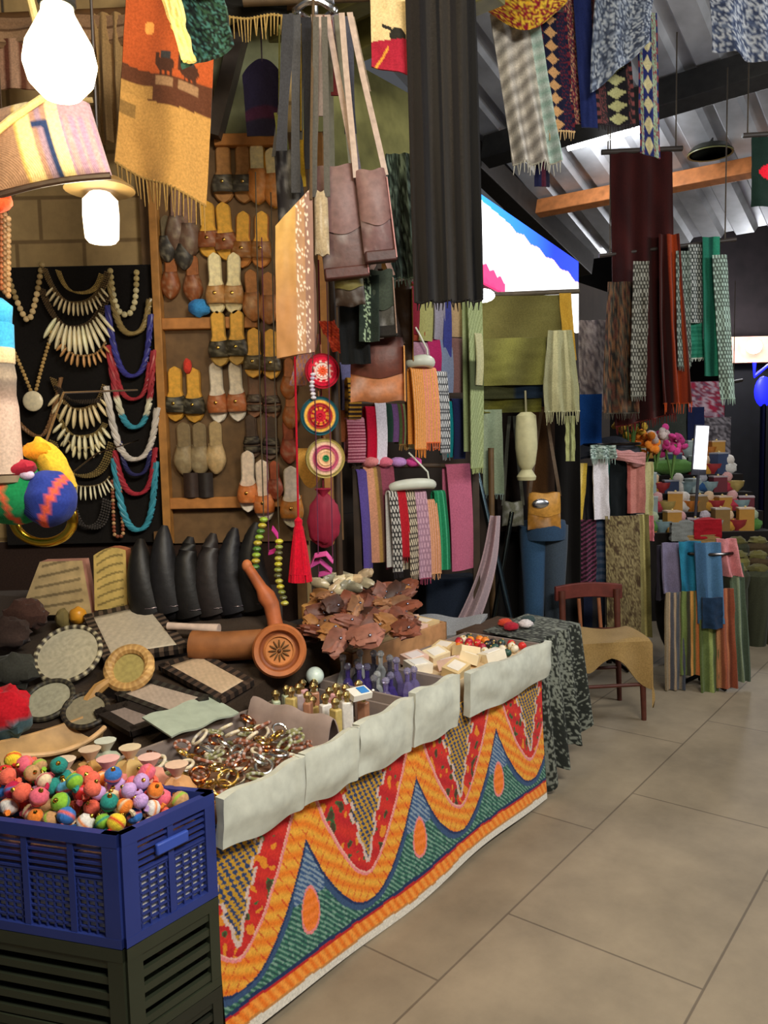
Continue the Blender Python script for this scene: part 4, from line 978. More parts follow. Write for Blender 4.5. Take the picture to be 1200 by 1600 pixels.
# bead ropes, tassel, pouch, ribbons hanging above the heap
def hang_beads(label, pts, Y, r, cs, nm='bead_string', group=None):
    q = [P(x, y, Y) for x, y in pts]; b = q[0]; m = MB(); e = even([v - b for v in q], r * 1.35)
    for i, v in enumerate(e): m.ball(v, (r, r, r * 0.65), C(cs[i % len(cs)]), 8, 6)
    m.tube([Vector((0, 0, 0)), Vector((0.0, 0.02, 0.5)), Vector((0, 0.1, 1.3))], 0.0025, C('#4a4030'), 5)
    return solo(nm, label, 'beads', m, BEAD, b)
hang_beads('rope of green and yellow beads beside the horns', [(412, 812), (402, 850), (398, 892)], 3.0, 0.017, ['#8fae3a', '#b9a83a', '#4f7a34'])
hang_beads('rope of yellow green beads beside the red tassel', [(436, 846), (434, 900), (446, 948)], 2.98, 0.016, ['#c9c03a', '#8a9440', '#5a5a34', '#b5b04a'])
tp = P(466, 808, 2.95); s = 2.95 / F; m = MB()
m.lathe([(0.004, 0), (0.016, -0.012), (0.014, -0.03), (0.02, -0.05), (0.032, -0.16), (0.042, -90 * s), (0.02, -96 * s), (0.003, -97 * s)][::-1], C('#c8102c'), 18)
for k in range(30):
    a = k * 2.4; rr = 0.034; m.tube([Vector((0.012 * math.cos(a), 0.012 * math.sin(a), -0.035)), Vector((0.026 * math.cos(a), 0.026 * math.sin(a), -0.12)), Vector((rr * math.cos(a) * 1.2, rr * math.sin(a) * 1.2, -102 * s))], 0.005, jit(C('#d0122e'), 0.2), 5)
m.tube([Vector((0, 0, -0.005)), Vector((0, 0.05, 0.5)), Vector((0, 0.1, 1.3))], 0.004, C('#b01028'), 6)
solo('tassel', 'big bright red tassel hanging over the leather heap', 'tassel', m, FAB, tp)
t = thing('drawstring_pouch', 'crimson velvet drawstring pouch under the coasters', 'pouch', P(505, 768, 3.1)); s = 3.1 / F
MB().ball((0, 0, -46 * s), (26 * s, 0.03, 42 * s), C('#8a1f38'), 24, 16, bump=0.18).build('pouch_body', SILK, t)
MB().lathe([(0.012, -8 * s), (0.016, -3 * s), (0.034, 4 * s), (0.03, 5 * s)][::1], C('#9a2440'), 16).build('ruffle', SILK, t)
MB().tube([Vector((0, 0, -5 * s)), Vector((0, 0.03, 0.3)), Vector((0, 0.1, 0.9))], 0.003, C('#6a1a2a'), 6).build('drawstring', FAB, t)
for i, (pts, c, lb) in enumerate((([(478, 905), (492, 872), (510, 868), (520, 880)], '#d858a0', 'mauve pink ribbon loop beside the red tassel'), ([(484, 888), (500, 880), (518, 894), (498, 900)], '#b84a90', 'dark pink ribbon loop behind the mauve one'), ([(425, 828), (434, 842), (430, 862), (420, 866)], '#d83a98', 'magenta ribbon hanging between the bead ropes'))):
    q = [P(x, y, 3.02) for x, y in pts]; b = q[0]; v = [p - b for p in q]
    def rb(u, w_, v=v):
        k = u * (len(v) - 1); i_ = min(int(k), len(v) - 2); p = v[i_].lerp(v[i_ + 1], k - i_); return (p.x, p.y + 0.03 * (w_ - 0.5) + 0.01 * math.sin(u * 6), p.z + 0.014 * w_)
    m = MB().sheet(rb, 24, 3, 0.003, C(c)); m.tube([v[-1], v[-1] + Vector((0.0, 0.05, 0.45)), v[-1] + Vector((0, 0.1, 1.2))], 0.002, C('#5a2a44'), 5)
    solo('ribbon', lb, 'ribbon', m, SILK, b)
# heap of leather purses and pale shells
random.seed(5)
lcol = [('reddish brown', '#74402e'), ('tan', '#966a4a'), ('dark brown', '#4c2e22'), ('rust', '#864a34'), ('pinkish brown', '#946050'), ('caramel', '#a4703f')]
heap = []
for k in range(54):
    for _ in range(60):
        px_ = random.uniform(488, 640); py_ = random.uniform(925, 1000) - (px_ - 560) * 0.12
        h_ = random.uniform(0.0, 0.05)
        q = D_(px_, py_, 0.03 + h_) if px_ < 560 else PZ(px_, py_, RZ + 0.03 + h_)
        if all((q - e).length > 0.046 for e in heap): break
    heap.append(q)
    nm, hx = lcol[k % 6]
    sx, sy = random.uniform(0.045, 0.07), random.uniform(0.03, 0.045)
    t = thing('leather_purse', '%s leather purse in the heap behind the wooden box' % nm, 'purse', q, (random.uniform(-0.2, 1.0), random.uniform(-0.7, 0.5), random.uniform(0.1, 1.5)), '%s leather purses in the heap' % nm)
    m = MB().ball((0, 0, 0), (sx, sy, 0.02), jit(C(hx), 0.25), 18, 10, bump=0.5); m.build('purse_body', LEA, t)
    def fl(u, v, sx=sx, sy=sy):
        x = (u - 0.5) * 1.7 * sx; return (x, lin(sy * 0.95, -sy * 0.1 - 0.35 * sy * math.sin(PI * u), v), 0.020 + 0.004 * math.sin(PI * v) - 0.012 * (2 * u - 1) ** 2)
    MB().sheet(fl, 12, 6, 0.003, jit(mix(C(hx), (0, 0, 0), 0.2), 0.2)).build('flap', LEA, t)
    MB().ball((0, -sy * 0.35, 0.024), (0.006, 0.006, 0.004), C('#9aa0b8'), 8, 6).build('clasp', META, t)
for k in range(16):
    px_ = random.uniform(488, 560) + k * 3.2; py_ = random.uniform(893, 922); q = PZ(px_, py_, RZ + 0.12) if px_ > 560 else D_(px_, py_, 0.05)
    c = ['#b5a98a', '#d8c8a0', '#8f8a74', '#cbb08a'][k % 4]
    m = MB().ball((0, 0, 0), (0.045, 0.016, 0.022), jit(C(c)), 14, 8, bump=0.35)
    solo('shell', '%s carved shell behind the leather heap' % ['grey beige', 'cream', 'olive grey', 'sandy'][k % 4], 'shell', m, NACRE, q, (random.uniform(-0.5, 0.5), random.uniform(-0.6, 0.3), random.uniform(-0.5, 1)), '%s shells behind the heap' % ['grey beige', 'cream', 'olive grey', 'sandy'][k % 4])
m = MB().lathe([(0.02, -0.03), (0.03, -0.02), (0.032, 0.03), (0.025, 0.035)], C('#d8a25c'), 14)
solo('wooden_cup', 'little pale orange wooden cup beside the handle', 'cup', m, WOOD, D_(484, 958, 0.03))

# --- bangles, packets, bottles in the trays
random.seed(21)
def tray_pts(s0, s1, d0, d1, nmax, mind, seedz):
    out = []
    for _ in range(3000):
        s, d = random.uniform(s0, s1), random.uniform(d0, d1); p = T_(s, d, seedz)
        if all((p - q).length > mind for q in out): out.append(p)
        if len(out) >= nmax: break
    return out
bc = [('gold', '#d8b25a', META), ('silver', '#cfd0cc', META), ('copper', '#b5683a', META), ('olive glass', '#8a8a5a', BEAD), ('rust enamel', '#94583e', BEAD), ('cream bone', '#e2d4b4', BEAD)]
for lay in range(3):
    for k, p in enumerate(tray_pts(0.04, 0.46, 0.05, 0.36, 36, 0.044, TZ + 0.065 + lay * 0.03)):
        nm, hx, mt = bc[(k * 5 + lay) % 6]; r = random.uniform(0.018, 0.027); m = MB()
        m.tube([Vector((r * math.cos(a), r * math.sin(a), 0)) for a in [2 * PI * i / 28 for i in range(28)]], lambda q: 0.005, lambda q, c=C(hx): c if int(q * 28) % 4 else mix(c, (1, 1, 1), 0.4), 8, True)
        solo('bangle', '%s bangle loose in the long tray next to the blue crate' % nm, 'bangle', m, mt, p, (random.uniform(-0.6, 0.6), random.uniform(-0.6, 0.6), random.uniform(0, 3)), '%s bangles in the long tray' % nm)
for lb, s0, s1, c in (('brown card liner raising the bangles in the long tray', 0.03, 0.47, '#7a5a44'), ('grey card liner raising the perfume bottles', 0.55, 0.775, '#8a7c74'), ('dark card liner raising the crystal bottles', 0.825, 1.05, '#4a4658')):
    c0 = T_((s0 + s1) / 2, 0.19, TZ + 0.041); m = MB().box((0, 0, 0), (s1 - s0, 0.28, 0.06), C(c)); solo('card_liner', lb, 'liner', m, PAPER, c0, (0, 0, YAWU), smooth=False)
# peach and gold gauze pouches between the crate and the long tray
for k, (s, d, z, hx, nm) in enumerate(((-0.02, 0.10, 0.66, '#d8a06a', 'gold'), (-0.03, 0.20, 0.66, '#e8a088', 'peach'), (-0.02, 0.30, 0.66, '#d0b070', 'straw'), (-0.10, 0.28, 0.66, '#e8908a', 'salmon'), (-0.09, 0.38, 0.66, '#c89a5a', 'ochre'), (-0.17, 0.37, 0.66, '#d8b890', 'sand'), (-0.03, 0.40, 0.66, '#b8c0a8', 'pale grey green'))):
    t = thing('gauze_pouch', '%s gauze pouch squeezed between the blue crate and the long tray' % nm, 'pouch', T_(s, d, z))
    MB().ball((0, 0, 0), (0.05, 0.045, 0.055), C(hx), 16, 10, bump=0.25).build('pouch_body', SILK, t); MB().lathe([(0.012, 0.045), (0.01, 0.055), (0.03, 0.085), (0.026, 0.085)], mix(C(hx), (1, 1, 1), 0.3), 12).build('ruffle', SILK, t)
    m = MB(); m.box((0, 0, -0.08), (0.07, 0.07, 0.055), C('#6a5040')); m.build('pouch_base', PAPER, t, smooth=False)
solo('mint_cloth', 'pale mint grey cloth lying over the back of the long tray', 'cloth', MB().sheet(lambda u, v: tuple(T_(lin(0.16, 0.42, u), lin(0.36, 0.50, v), 0.70 + 0.03 * v + 0.004 * math.sin(u * 12))), 20, 8, 0.006, C('#a9b5a4')), SILK)
# padded mauve divider cloth
m = MB().sheet(lambda u, v: tuple(T_(0.50, lin(0.03, 0.38, u), TZ + 0.012 + 0.165 * math.sin(PI * v)) + Vector((0, 0, 0.006 * math.sin(u * 15))) + U * lin(-0.05, 0.05, v)), 24, 10, 0.004, C('#a8948c'))
solo('divider_cloth', 'mauve grey padded cloth dividing the long tray', 'cloth', m, SILK)
bx = [('pink', '#e8b0b4'), ('gold', '#c8b06a'), ('mauve', '#b0a0a0'), ('white', '#e6e2dc'), ('brown', '#a8765a'), ('pale green', '#b8c4a8')]
for k, p in enumerate(tray_pts(0.57, 0.76, 0.06, 0.36, 18, 0.05, TZ + 0.075)):
    nm, hx = bx[k % 6]; h = random.uniform(0.06, 0.11); t = thing('perfume_bottle', '%s glass perfume bottle in the long tray' % nm, 'bottle', p, (0, 0, random.uniform(0, 3)), '%s bottles in the long tray' % nm)
    MB().box((0, 0, h / 2), (0.036, 0.026, h), C(hx)).build('bottle_body', NACRE, t, bevel=0.005)
    MB().lathe([(0.009, h), (0.008, h + 0.012), (0.013, h + 0.014), (0.015, h + 0.024), (0.006, h + 0.034)], C('#d8c48a'), 12).build('stopper', META, t)
for k, p in enumerate(tray_pts(0.84, 1.03, 0.07, 0.32, 16, 0.05, TZ + 0.075)):
    nm, hx = [('lilac', '#a89ad8'), ('clear', '#e8ece8'), ('violet', '#6a58b8'), ('smoky', '#6a6878')][k % 4]; h = random.uniform(0.10, 0.15); t = thing('crystal_bottle', '%s crystal bottle in the short tray' % nm, 'bottle', p, (0, 0, k), '%s crystal bottles' % nm)
    MB().lathe([(0.018, 0), (0.024, 0.01), (0.026, h * 0.45), (0.016, h * 0.7), (0.008, h * 0.78), (0.009, h)], C(hx), 8).build('bottle_body', GLAS, t, smooth=False)
    MB().ball((0, 0, h + 0.012), 0.014, mix(C(hx), (1, 1, 1), 0.4), 8, 5).build('stopper', GLAS, t, smooth=False)
p = T_(0.765, 0.37, 0); sph = P(492, 1056, p.y)
t = thing('glass_globe', 'mint white glass globe on a small stand above the perfume bottles', 'globe', (sph.x, sph.y, sph.z))
MB().ball((0, 0, 0), 0.032, C('#dff2ea'), 24, 16).build('globe', BEAD, t)
MB().lathe([(0.03, -(sph.z - TZ - 0.012)), (0.02, -(sph.z - TZ - 0.03)), (0.010, -0.06), (0.018, -0.03)], C('#5a5048'), 14).build('stand', META, t)
m = MB().box((0, 0, 0), (0.07, 0.05, 0.02), C('#efe9dd')); m.box((0.012, 0, 0.011), (0.03, 0.035, 0.003), C('#3a86d0'))
solo('gift_box', 'flat white gift box with a blue square on its lid', 'box', m, PAPER, T_(0.67, 0.07, TZ + 0.2), (0.25, 0.0, 0.6), smooth=False)
# long wooden box with cream packets
t = thing('wooden_box', 'long shallow wooden box of cream paper packets', 'box', T_(1.3, 0.5, TZ)); s0_, s1_ = 1.01, 1.64
hw = 0.205
for nm, a, b in (('box_side', T_(s0_, 0.385), T_(s1_, 0.385)), ('box_side', T_(s0_, 0.625), T_(s1_, 0.625)), ('box_end', T_(s0_, 0.385), T_(s0_, 0.625)), ('box_end', T_(s1_, 0.385), T_(s1_, 0.625))):
    m = MB(); d = b - a; m.box((0, 0, 0), (d.length + 0.012, 0.012, hw), C('#b98a5e')); c = (a + b) / 2 - T_(1.3, 0.5); m.build(nm, WOOD, t, loc=(c.x, c.y, hw / 2 + 0.002), rot=(0, 0, math.atan2(d.y, d.x)), bevel=0.002)
m = MB(); c = T_((s0_ + s1_) / 2, 0.505) - T_(1.3, 0.5); m.box((0, 0, 0), (s1_ - s0_ - 0.02, 0.21, 0.12), C('#7a5a3c')); m.build('box_floor', WOOD, t, loc=(c.x, c.y, 0.066), rot=(0, 0, YAWU), smooth=False)
pc = [('cream', '#efdcb4'), ('ivory', '#f6ecd6'), ('buff', '#dcc08c'), ('pale pink', '#ecc8b4')]
k = 0
for r_ in range(2):
    for i in range(7):
        nm, hx = pc[(i * 3 + r_) % 4]; p = T_(s0_ + 0.06 + i * 0.083, 0.45 + r_ * 0.105, TZ + 0.2 + random.uniform(0, 0.004))
        m = MB().box((0, 0, 0), (0.086, 0.115, 0.036), C(hx)); m.box((0, 0, 0.0185), (0.05, 0.06, 0.002), mix(C(hx), (1, 1, 1), 0.5))
        solo('paper_packet', '%s paper packet in the long wooden box' % nm, 'packet', m, PAPER, p, (random.uniform(-0.12, 0.12), random.uniform(-0.15, 0.15), YAWU + random.uniform(-0.2, 0.2)), '%s packets in the wooden box' % nm, smooth=False)
# tray at the far end: packets and beads
for k, p in enumerate(tray_pts(1.2, 1.53, 0.07, 0.31, 9, 0.09, TZ + 0.13)):
    nm, hx = pc[k % 4]; m = MB().box((0, 0, 0), (0.09, 0.075, 0.04), C(hx)); m.box((0, 0, 0.021), (0.06, 0.05, 0.002), mix(C(hx), (1, 1, 1), 0.6))
    solo('paper_packet', '%s paper packet piled in the far end tray' % nm, 'packet', m, PAPER, p, (random.uniform(-0.3, 0.3), random.uniform(-0.3, 0.3), YAWU + random.uniform(-0.5, 0.5)), '%s packets in the far end tray' % nm, smooth=False)
m = MB(); c = T_(1.465, 0.19, TZ + 0.06); m.box((0, 0, 0), (0.58, 0.28, 0.09), C('#d8c09a')); solo('card_box', 'plain card box filling the far end tray under the packets', 'box', m, PAPER, c, (0, 0, YAWU), smooth=False)
gb = [('red', '#d8322e'), ('orange', '#f08a30'), ('dark green', '#2f4f44'), ('black', '#26262a'), ('cream', '#ece0c4'), ('crimson', '#a81f3c')]
for k, p in enumerate(tray_pts(1.56, 1.74, 0.05, 0.33, 34, 0.036, TZ + 0.125)):
    nm, hx = gb[k % 6]; m = MB().ball((0, 0, 0), (0.018, 0.018, 0.016), C(hx), 12, 8); m.tube([Vector((0, 0, 0.014)), Vector((0, 0, 0.02))], 0.004, C('#caa860'), 8)
    solo('glass_bead', 'large %s glass bead in the far end tray' % nm, 'bead', m, BEAD, p, (random.uniform(-1, 1), random.uniform(-1, 1), 0), '%s glass beads in the tray' % nm)
# dark covered side table beyond the table end
st = thing('side_table', 'low side table hidden under the dark speckled cloth', 'table', T_(2.1, 0.3))
for s, d in ((1.86, 0.12), (2.18, 0.12), (1.86, 0.42), (2.18, 0.42)):
    m = MB(); q = T_(s, d) - T_(2.1, 0.3); m.box((q.x, q.y, 0.32), (0.04, 0.04, 0.64), C('#4a3828')); m.build('leg', WOOD, st, smooth=False)
m = MB(); m.box((0, 0, 0), (0.38, 0.36, 0.025), C('#4a3828')); q = T_(2.02, 0.27) - T_(2.1, 0.3); m.build('tabletop', WOOD, st, loc=(q.x, q.y, 0.655), rot=(0, 0, YAWU), smooth=False)
def dcl(u, v):
    s = lin(1.82, 2.24, u)
    if v < 0.25: dd = lin(0.3, 0.06, v / 0.25); z = 0.692 - 0.012 * (v / 0.25)
    else:
        k = (v - 0.25) / 0.75; dd = 0.05 - (0.03 + 0.05 * k) * (0.55 + 0.45 * math.sin(u * 21)) - 0.02 * k; z = lin(0.68, 0.02 + 0.05 * math.sin(u * 8) ** 2 + 0.14 * u, k)
    return tuple(T_(s, dd, z))
m = MB().sheet(dcl, 120, 110, 0.005, lambda u, v: C('#80857a') if noise.noise(Vector((u * 45, v * 60, 9))) > 0.12 - 0.5 * noise.noise(Vector((u * 6, v * 3, 1))) else C('#2b2e2a'))
solo('draped_cloth', 'charcoal cloth with pale speckled weave draped over the side table', 'cloth', m, FAB)
for k, (s, d, hx, nm) in enumerate(((1.9, 0.2, '#a82838', 'crimson'), (1.98, 0.17, '#d8d0d0', 'white'), (2.06, 0.2, '#3a4a4a', 'grey green'), (1.95, 0.26, '#c8452e', 'orange red'))):
    m = MB().ball((0, 0, 0), (0.035, 0.03, 0.02), C(hx), 14, 10, bump=0.2); solo('felt_brooch', '%s felt brooch on the dark speckled cloth' % nm, 'brooch', m, FAB, T_(s, d, 0.708))
# navy box with a grey folded cloth behind the wooden box
c = P(702, 962, 4.34)
m = MB().box((0, 0, 0), (0.32, 0.16, c.z + 0.22), C('#1c2431')); solo('navy_chest', 'dark navy chest behind the table under the scarf rack', 'chest', m, FAB, (c.x, 4.34, (c.z + 0.22) / 2), (0, 0, 0.3), bevel=0.01)
m = MB().sheet(lambda u, v: tuple(P(lin(632, 742, u) + 20 * (1 - v), lin(962, 990, v), 3.86 - 0.14 * v) + Vector((0, 0, 0.01 * math.sin(u * 8)))), 20, 6, 0.02, C('#8d8f92'))
solo('folded_grey_cloth', 'folded grey cloth lying behind the cream packets', 'cloth', m, FAB)
# ================================================================== HANGING BAGS AND CLOTHS OVER THE TABLE
random.seed(33)
rail('long wooden rail over the table carrying the bag straps and dark scarves', P(380, 2, 2.95), P(770, -14, 2.95), 0.018, '#4a3a28', up=3.38)
# silver hook ring
hk = P(492, 16, 2.93)
t = thing('silver_hook', 'shiny silver ring hook that gathers the bag straps', 'hook', hk)
MB().tube([Vector((0.07 * math.cos(a), 0.05 * math.sin(a), 0.008 * math.sin(3 * a))) for a in [2 * PI * k / 36 for k in range(36)]], 0.011, C('#dfe2e6'), 8, True).build('ring', META, t)
MB().tube([Vector((0, 0.05, 0.0)), Vector((0.0, 0.03, 0.06)), Vector((0, 0.02, 0.10)), Vector((0, -0.01, 0.09))], 0.008, C('#d0d4da'), 8).build('hook', META, t)
MB().box((0.02, -0.04, 0.012), (0.10, 0.05, 0.012), C('#e8eaee')).build('plate', META, t, bevel=0.004)

def bag(label, bx, Y, col, flap=None, straps=None, scol=None, depth=0.05, tilt=0.0, yaw=0.0, base=None, side=None, group=None, mat=None, sw=0.02):
    """bag with body, flap, base, side gusset and strap; straps is the pixel it hangs from"""
    x0, y0, x1, y1 = bx; s = Y / F; w_ = (x1 - x0) * s; h_ = (y1 - y0) * s; c = P((x0 + x1) / 2, y0, Y); mat = mat or LEA
    t = thing('hanging_bag', label, 'bag', c, (0, tilt, yaw), group); cc = C(col)
    def face(sg):
        def fn(u, v):
            puff = (math.sin(PI * u) ** 0.5) * (math.sin(PI * min(1, v * 0.9 + 0.1)) ** 0.5)
            return ((u - 0.5) * w_ * (0.94 + 0.06 * v), sg * (0.006 + depth * 0.5 * puff), -v * h_ + 0.004 * math.sin(u * 9))
        return fn
    cf = lambda u, v: mix(cc, mix(cc, (1, 1, 1), 0.25), max(0, noise.noise(Vector((u * 5, v * 5, x0 * 0.1)))))
    m = MB(); m.sheet(face(-1), 16, 18, 0.002, cf); m.sheet(lambda u, v: face(1)(1 - u, v), 12, 14, 0.002, cc); m.build('bag_body', mat, t)
    if flap:
        fc = C(flap) if isinstance(flap, str) else flap
        def ff(u, v):
            k = 0.62 * v * (1 - 0.12 * abs(2 * u - 1) ** 3); q = Vector(face(-1)(u, k)); q.y -= 0.005 + 0.006 * math.sin(PI * v); return tuple(q)
        MB().sheet(ff, 14, 10, 0.003, fc).build('flap', mat, t)
    if side: MB().sheet(lambda u, v: ((0.485 + 0.02 * u) * w_, lin(-depth * 0.55, depth * 0.5, u), -0.03 - v * (h_ - 0.03)), 4, 12, 0.004, C(side)).build('gusset', mat, t)
    if base: MB().box((0, -0.002, -h_ + 0.012), (w_ * 1.0, depth * 0.9, 0.04), C(base)).build('bag_base', mat, t, bevel=0.006)
    if straps:
        top = P(straps[0], straps[1], Y) - c; R = Matrix.Rotation(-tilt, 3, 'Y'); top = R @ top; sc = C(scol or col)
        for sx in (-0.46, 0.46):
            def sf(u, v, sx=sx):
                a = Vector((sx * w_, -0.004, -0.02)); e = top + Vector((sx * 0.03, 0, 0)); p = e.lerp(a, v); return (p.x + (u - 0.5) * sw, p.y + 0.01 * math.sin(v * 5), p.z)
            MB().sheet(sf, 2, 16, 0.004, sc).build('strap', mat, t)
    return t
bag('mauve brown leather bag with pink edged side, second from the sequined gold bag', (487, 262, 556, 424), 2.86, '#5c4340', flap='#6f5250', straps=(505, 24), scol='#a08a80', tilt=-0.10, base='#4a2824', side='#a06a6c', yaw=0.1)
bag('narrower mauve bag with rose edge hanging beside the fuzzy grey green scarf', (553, 268, 602, 400), 2.84, '#66494a', flap='#775a58', straps=(540, 22), scol='#a49084', tilt=-0.11, base='#3f2220', side='#a87472', yaw=0.15)
bag('flat black bag hanging in front of the shoe shelf top', (428, 236, 470, 345), 2.98, '#1d1a1e', straps=(462, 20), scol='#3a3a3e', tilt=-0.04)
bag('narrow beige cloth pouch bag beside the gold sequined bag', (490, 300, 512, 394), 2.8, '#a8977a', straps=(500, 26), scol='#55534e', depth=0.03, mat=FAB)
bag('dark brown bag with a yellow green stripe under the mauve bags', (520, 416, 566, 476), 2.92, '#3a2c22', straps=(520, 24), scol='#5a5a4e', tilt=-0.06, flap=C('#6a6234'))
bag('large tan leather saddle bag with dark red brown painted flap', (546, 530, 632, 626), 3.1, '#b9774e', flap='#5a2c20', straps=(588, 420), scol='#4a3020', depth=0.07, side='#d09048')
bag('chestnut brown bag with ochre piping hanging beside the scarf rack', (598, 440, 644, 560), 3.2, '#5a4026', straps=(606, 398), scol='#a8762e', depth=0.05, side='#b9862e')
bag('black and white patterned bag with mauve strap above the saddle bag', (572, 424, 614, 520), 3.02, '#4c4a44', flap='#3e463c', straps=(596, 398), scol='#a88a80', tilt=-0.05, mat=FAB, base='#2c2a28', side='#a58a7c')
# long strap bunch: each a strap of its own
for i, (x0, y0, x1, y1, c, w_, lb) in enumerate(((450, 22, 440, 236, '#3c3d42', 16, 'charcoal bag strap hanging beside the purple pennant'), (462, 20, 462, 300, '#4b4c50', 13, 'grey bag strap next to the charcoal one'), (478, 24, 484, 262, '#2c2d33', 14, 'near black bag strap in the middle of the bunch'), (496, 22, 506, 180, '#8d7d74', 20, 'wide mauve beige bag strap in the middle of the bunch'), (512, 26, 524, 150, '#6a2c30', 14, 'dark red cloth strap inside the bunch'), (522, 24, 560, 280, '#77717a', 14, 'lilac grey bag strap slanting away from the bunch'), (540, 26, 548, 210, '#484a56', 18, 'blue grey bag strap on the fuzzy scarf side of the bunch'), (548, 24, 574, 142, '#8f8170', 10, 'thin beige strap at the outer side of the bunch'), (470, 200, 474, 290, '#a98a2e', 7, 'thin golden yellow strap among the grey ones'), (436, 175, 444, 246, '#6a6c3a', 16, 'olive strap at the black bag'))):
    a, b = P(x0, y0, 2.9 + 0.008 * i), P(x1, y1, 2.9 + 0.008 * i); s = 2.9 / F
    if y0 > 100: a0_ = a + Vector((0, 0.02, 0)); 
    m = MB().sheet(lambda u, v: (lerp_ := (b - a) * v, (lerp_.x + (u - 0.5) * w_ * s * (1 + 0.1 * math.sin(v * 7 + i)), 0.012 * math.sin(v * 6 + i), lerp_.z))[1], 4, 20, 0.005, C(c))
    if y0 > 100: m.tube([Vector((0, 0, -0.01)), Vector((0.01, 0.01, P(x0, 20, 2.9).z - a.z))], 0.003, C(c), 6)
    solo('bag_strap', lb, 'strap', m, FAB, a, group='straps bunched on the silver hook')
# gold sequined bag cloth
def seq(u, v):
    if u < 0.55: return mix(C('#c9a05a'), C('#a87848'), min(1, v * 1.5))
    g = noise.noise(Vector((u * 30, v * 60, 2)))
    return C('#f4e0cc') if g > 0.28 and u < 0.9 else (C('#8c6a5c') if u > 0.78 else C('#a9805c'))  # pale flecks paint the sequins' sparkle into the cloth
cloth('sequined_bag', 'long tan and gold bag with a strip of glinting sequins', 'bag', (430, 322, 488, 545), 2.75, seq, folds=0.6, amp=0.012, th=0.03, wedge=10, tslope=58, nu=34, nv=70, skew=-4, mat=SILK, extra=lambda t, fn, w_, h_: MB().tube([Vector((w_ * 0.46, 0, 0.02)), Vector((w_ * 0.5, 0.0, 0.2)), Vector((w_ * 0.6, 0.12, 0.72))], 0.005, C('#5a4a38'), 6).build('strap', FAB, t))
cloth('black_scarf', 'long black scarf hanging below the mauve bags', 'scarf', (528, 424, 572, 564), 3.02, '#141618', folds=2, amp=0.012, skew=4)
def glint(u, v): return C('#a9c0a0') if (abs(u - 0.4) < 0.18 and noise.noise(Vector((u * 12, v * 30, 7))) > 0.12) else C('#26302a')  # bead glints painted as pale flecks in the cloth colour
cloth('beaded_scarf', 'dark green scarf with a strip of glinting beads', 'scarf', (562, 430, 592, 530), 2.98, glint, folds=1, amp=0.01, nu=20, nv=44, skew=-3)
cloth('fuzzy_scarf', 'fuzzy grey green scarf with ragged fringed edge', 'scarf', (598, 240, 648, 424), 3.05, speck(['#2e3a36', '#5d7068', '#26302c', '#7f958a', '#35433e'], (4, 9)), folds=2.5, amp=0.02, fringe='#6d8278', flen=0.03, skew=8, gather=0.75, nu=30)
cloth('dark_scarf', 'long dark charcoal scarf with faint stripes, the longest over the table', 'scarf', (638, -12, 738, 438), 2.85, stripes([(1.0, '#24201e'), (.5, '#1b1a1d'), (.8, '#2e2b29'), (.3, '#17171a'), (.9, '#302c28'), (.5, '#201e20'), (.9, '#2a2724'), (.6, '#18181a')]), folds=3.5, amp=0.03, skew=6, fringe='#1c1a1a', flen=0.03, nu=60)
def birdcl(u, v):
    edge = 0.66 - 0.10 * u
    if u > 0.86: return C('#c88a78') if v < edge + 0.2 else C('#a83a48')
    if v > edge: return C('#d8963a') if abs((v - edge - 0.2) - (0.28 - u) * 0.8) < 0.03 and u < 0.42 else C('#a02438')
    dx, dv = (u - 0.64) / 0.2, (v - 0.56) / 0.1
    if dx * dx + dv * dv < 1 or (abs(u - 0.38) < 0.12 and abs(v - 0.47 - 0.25 * (u - 0.38)) < 0.025): return C('#2c2a26')
    return C('#d8c090')
cloth('bird_cloth', 'small cream cloth with a dark bird over a red panel', 'wall hanging', (580, -14, 642, 100), 2.9, birdcl, folds=0.7, amp=0.01, nu=40, nv=70, wedge=-18)
m = MB(); s = 3.1 / F
cloth('pennant', 'dark purple cloth pennant with a pointed top hanging behind the bag straps', 'pennant', (380, 118, 440, 205), 3.2, stripes([(0.6, '#1e1a30'), (0.15, '#34182c'), (0.25, '#1c1828')], 'v'), folds=0.4, amp=0.004, skew=4, sag=-24, nu=30, extra=lambda t, fn, w_, h_: MB().tube([Vector((0, 0, 0.05)), Vector((0, 0.0, 0.4))], 0.003, C('#3a3038'), 6).build('hanging_loop', FAB, t))
cloth('fringed_cloth', 'black cloth with a sandy woolly fringe at the top', 'cloth', (336, -20, 444, 22), 3.0, '#151412', folds=1.5, amp=0.012, fringe='#a58a52', flen=0.075, sag=0)
rail('short rail carrying the purple pennant and the fringed cloth', P(330, -22, 3.1), P(450, -22, 3.1), 0.014, up=3.72)
